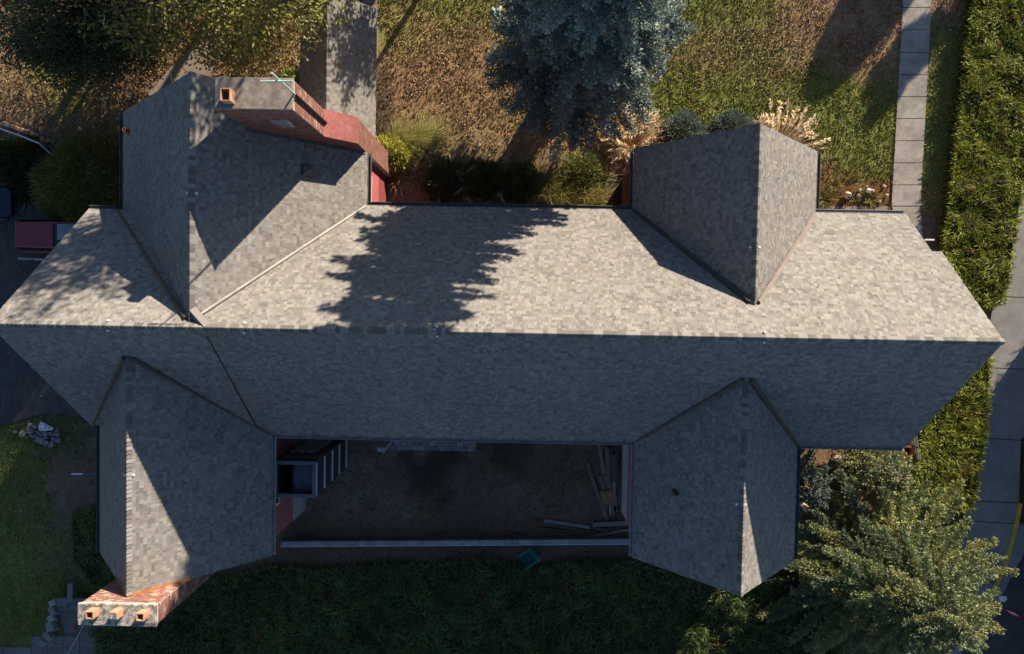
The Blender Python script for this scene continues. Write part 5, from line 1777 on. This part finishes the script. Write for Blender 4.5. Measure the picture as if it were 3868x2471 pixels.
sheet('well_slab', [G(2300, 666)[:2], G(2368, 666)[:2], G(2368, 624)[:2], G(2302, 620)[:2]], .10, .2, mat('red_brown_slab', (.16, .06, .05), n2=(20, .2)), kind='structure')
# ---- mulch bed: gourd birdhouse, goose figure, stones
gb = thing('gourd_birdhouse', 'tan gourd birdhouse with a dark round hole standing in the mulch bed', 'birdhouse', G(3206, 738, 0))
gp = G(3206, 736, .3)
MB().lathe((gp[0], gp[1], .1), [(.0, -.12), (.14, -.05), (.17, .08), (.13, .2), (.05, .30), (.03, .44), (.0, .46)], 14).build('body', M['gourd'], gb, smooth=True)
MB().lathe((gp[0], gp[1], 0), [(.02, 0), (.02, .06), (0, .06)], 8).build('stand', M['bark'], gb)
MB().tube([(gp[0] - .01, gp[1] - .10, .22), (gp[0] - .005, gp[1] - .115, .33)], .038, 10).build('hole', M['soot'], gb)
gs = thing('goose_figure', 'white garden goose figure with a red bill in the mulch bed', 'figurine', G(3290, 722, 0))
gp = G(3288, 720, .2)
MB().lathe((gp[0] - .06, gp[1], .03), [(0, 0), (.08, .02), (.11, .1), (.09, .19), (0, .23)], 12).build('body', M['white'], gs, smooth=True)
MB().tube([(gp[0] - .02, gp[1], .18), (gp[0] + .05, gp[1] + .01, .30), (gp[0] + .10, gp[1] - .03, .34)], [.045, .035, .045], 8).build('neck', M['white'], gs, smooth=True)
MB().tube([(gp[0] + .12, gp[1] - .05, .34), (gp[0] + .15, gp[1] - .09, .32)], [.025, .008], 6).build('bill', M['redplastic'], gs)
for i, (u_, v_, s_, c_, lb) in enumerate(((3248, 718, .09, (.42, .37, .30), 'pale egg shaped stone between birdhouse and goose'), (3242, 740, .10, (.33, .27, .22), 'flat tan stone below the egg shaped stone'), (3350, 738, .08, (.42, .38, .32), 'pale stone at the right end of the mulch bed'),
                                           (3340, 705, .09, (.40, .30, .22), 'tan stone at the top right of the mulch bed'), (3323, 763, .09, (.38, .3, .22), 'rough tan stone at the lower right of the mulch bed'), (3276, 705, .06, (.35, .27, .2), 'small stone just above the goose figure'))):
    rock('garden_stone', lb, G(u_, v_, .05), s_, c_, 20 + i, group='stones in the mulch bed')
tag(MB().tube([G(3084, 662, .6), G(3092, 672, .6), G(3090, 682, .6), G(3083, 685, .6)], .02, 6).build('garden_hose', M['palegreen']), 'pale green hose loop hanging at the right gable eave', 'hose')
# ---- right corner: pots, fence, stones
for i, (u_, v_, rd, hh, mm, lb) in enumerate(((3431, 1676, .19, .42, 'potw', 'pale rimmed pot touching the roof edge above the orange pots'), (3429, 1708, .27, .5, 'pot', 'large orange pot next to the wire fence'), (3400, 1712, .22, .36, 'pot', 'orange brown pot half under the eave corner'), (3444, 1657, .17, .3, 'redplastic', 'red plastic pot topmost beside the wire fence'))):
    t = thing('flower_pot', lb, 'plant pot', G(u_, v_, 0), 'pots at the lower right house corner')
    c = G(u_, v_, hh)
    MB().lathe((c[0], c[1], 0), [(rd * .7, 0), (rd, hh), (rd, hh + .0), (rd * .87, hh), (rd * .62, .06), (0, .06)], 22).build('pot_wall', M[mm], t)
    MB().lathe((c[0], c[1], 0), [(rd * 1.0, hh - .05), (rd * 1.08, hh - .05), (rd * 1.08, hh + .015), (rd * .87, hh + .015), (rd * .85, hh - .05)], 22).build('rim', M[mm], t)
    MB().lathe((c[0], c[1], 0), [(rd * .8, hh * .55), (0, hh * .58)], 18).build('soil', M['soot'], t)
wf = thing('wire_fence', 'dark wire fence between the pots and the lower hedge', 'fence', G(3465, 1690, 0))
fa, fb_ = G(3462, 1640, 1.0), G(3478, 1742, 1.0)
for q in (0, .5, 1):
    p = fa + (fb_ - fa) * q
    MB().tube([(p[0], p[1], 0), p], .03, 6).build('post', M['blackiron'], wf)
for q in np.linspace(.08, 1, 7):
    MB().tube([(fa[0], fa[1], q), (fb_[0], fb_[1], q)], .012, 5).build('wire', M['steel'], wf)
for q in np.linspace(.05, .95, 12):
    p = fa + (fb_ - fa) * q
    MB().tube([(p[0], p[1], .05), p], .008, 4).build('wire', M['steel'], wf)
rock('boulder', 'round pale boulder on the wood chips below the right eave', G(3168, 1736, .15), .24, (.42, .36, .29), 31)
lg = thing('split_log', 'sunlit split log among dark branches beside the right gable roof', 'log', G(3042, 1917, 1.2))
a, b = G(3028, 1905, 1.4), G(3056, 1932, 1.3)
MB().tube([a, a + (b - a) * .3, b], [.11, .15, .13], 7, col=(.52, .40, .27)).build('trunk_piece', M['wood'], lg)
MB().tube([(b[0], b[1], .0), (b[0], b[1], 1.25)], .09, 7, col=(.2, .15, .1)).build('stump', M['wood'], lg)
# ---- street bits
mb = MB()
mb.prism([p[:2] for p in (D(2350, 1401), D(2349, 1414), D(2362, 1415), D(2367, 1410), D(2366, 1402))], .012, .03)
tag(mb.build('paper_scrap', M['white']), 'white square of board lying on the road by the kerb', 'scrap')
sg = thing('pennant', 'slim red and white pennant lying on the road at the right edge', 'pennant', D(2385, 1444))
a, b = D(2357, 1431, .05), D(2408, 1455, .05)
mid = (a + b) / 2
n_ = unit(np.array([-(b - a)[1], (b - a)[0], 0]))
for nm, s0, wv, zz, mm in (('cloth', 1.0, .11, .035, 'redplastic'), ('stripe', .62, .045, .042, 'white')):
    mb = MB()
    mb.prism([(mid + (a - mid) * s0)[:2], (mid - n_ * wv)[:2], (mid + (b - mid) * s0)[:2], (mid + n_ * wv)[:2]], zz - .012, zz)
    mb.build(nm, M[mm], sg)
# ---- lower left: steps, stone wall, red shovel, cable
stp = thing('stone_steps', 'stone steps descending past the long chimney at the lower left', 'steps', G(360, 2330, -.5))
SV = [2274, 2290, 2306, 2322, 2337, 2354, 2371, 2388, 2402]
for i in range(len(SV) - 1):
    z_ = -.10 - .14 * i
    us = [207 + i * 5.5, 0, 0, 430]
    cuts = sorted([us[0]] + list(np.linspace(us[0] + 45, 390, 4) + np.random.default_rng(i).uniform(-14, 14, 4)) + [430])
    for j in range(len(cuts) - 1):
        g_ = random.uniform(.8, 1.25)
        a, b = G(cuts[j] + .8, SV[i + 1] - 1, z_), G(cuts[j + 1] - .8, SV[i], z_)
        MB().bbox(a[0], b[0], a[1] - .02, b[1] + .04, z_ - .16, z_ + random.uniform(-.008, .008), col=(.17 * g_, .16 * g_, .148 * g_)).build('step_stone', M['stone'], stp, bevel=.012)
for (u0, u1, v0, v1) in ((215, 280, 2262, 2273), (282, 330, 2262, 2273), (255, 275, 2205, 2262)):
    a, b = G(u0, v1, 0), G(u1, v0, 0)
    g_ = random.uniform(.8, 1.1)
    MB().bbox(a[0], b[0], a[1], b[1], -.15, .03, col=(.17 * g_, .16 * g_, .148 * g_)).build('step_stone', M['stone'], stp, bevel=.012)
lowp = link('lower_path', None, None, kind='structure')
for i, (u0, u1) in enumerate(((-60, 8), (9.5, 58), (60, 117), (119, 178), (180, 238), (240, 300), (302, 365), (367, 430))):
    for (v0, v1) in ((2446, 2520),) if i < 3 else ((2404, 2444), (2446, 2520)):
        a, b = G(u0, v1, -1.22), G(u1, v0, -1.22)
        g_ = random.uniform(.85, 1.15)
        MB().bbox(a[0], b[0], a[1], b[1], -1.4, -1.2 + random.uniform(-.01, .01), col=(.19 * g_, .18 * g_, .17 * g_)).build('slab', M['stone'], lowp)
sw_ = thing('stone_wall', 'curving dry stone wall beside the steps at the lower left', 'wall', G(180, 2370, -.5))
WS = [((190, 2270), (198, 2290)), ((186, 2292), (200, 2325)), ((185, 2328), (193, 2350)), ((180, 2352), (190, 2387)), ((164, 2390), (183, 2418)), ((143, 2420), (160, 2438))]
for i, (a_, b_) in enumerate(WS):
    for lv in range(3 if i < 5 else 2):
        zt = .02 - .26 * lv - i * .06
        cm = ((a_[0] + b_[0]) / 2, (a_[1] + b_[1]) / 2)
        c = G(*cm, zt)
        ln_ = np.linalg.norm(G(*a_, zt) - G(*b_, zt))
        dv = G(*b_, zt) - G(*a_, zt)
        off = lv * .10
        g_ = random.uniform(.75, 1.2)
        MB().box((c[0] + off, c[1], zt - .12), (ln_ * .95, random.uniform(.26, .36), .23), math.atan2(dv[1], dv[0]), col=(.24 * g_, .235 * g_, .22 * g_)).build('stone', M['stone'], sw_, bevel=.05)
rsv = thing('red_shovel', 'red plastic shovel blade lying on the stone steps', 'shovel', G(283, 2370, -.7))
c = G(280, 2372, -.62)
MB().prism([(c[0] - .14, c[1] - .09), (c[0] - .02, c[1] - .10), (c[0] + .10, c[1] + .02), (c[0] + .04, c[1] + .13), (c[0] - .05, c[1] + .08)], c[2] - .02, c[2] + .03).build('blade', M['redplastic'], rsv, bevel=.01)
MB().tube([(c[0] + .06, c[1] + .07, c[2] + .02), (c[0] + .24, c[1] + .17, c[2] + .06)], .02, 6).build('handle', M['blackiron'], rsv)
tag(MB().tube([G(322, 2350, 1.5), G(290, 2410, .6), G(255, 2475, -.4)], .012, 5).build('stay_cable', M['steel']), 'thin steel cable running down from the long chimney over the steps', 'cable')
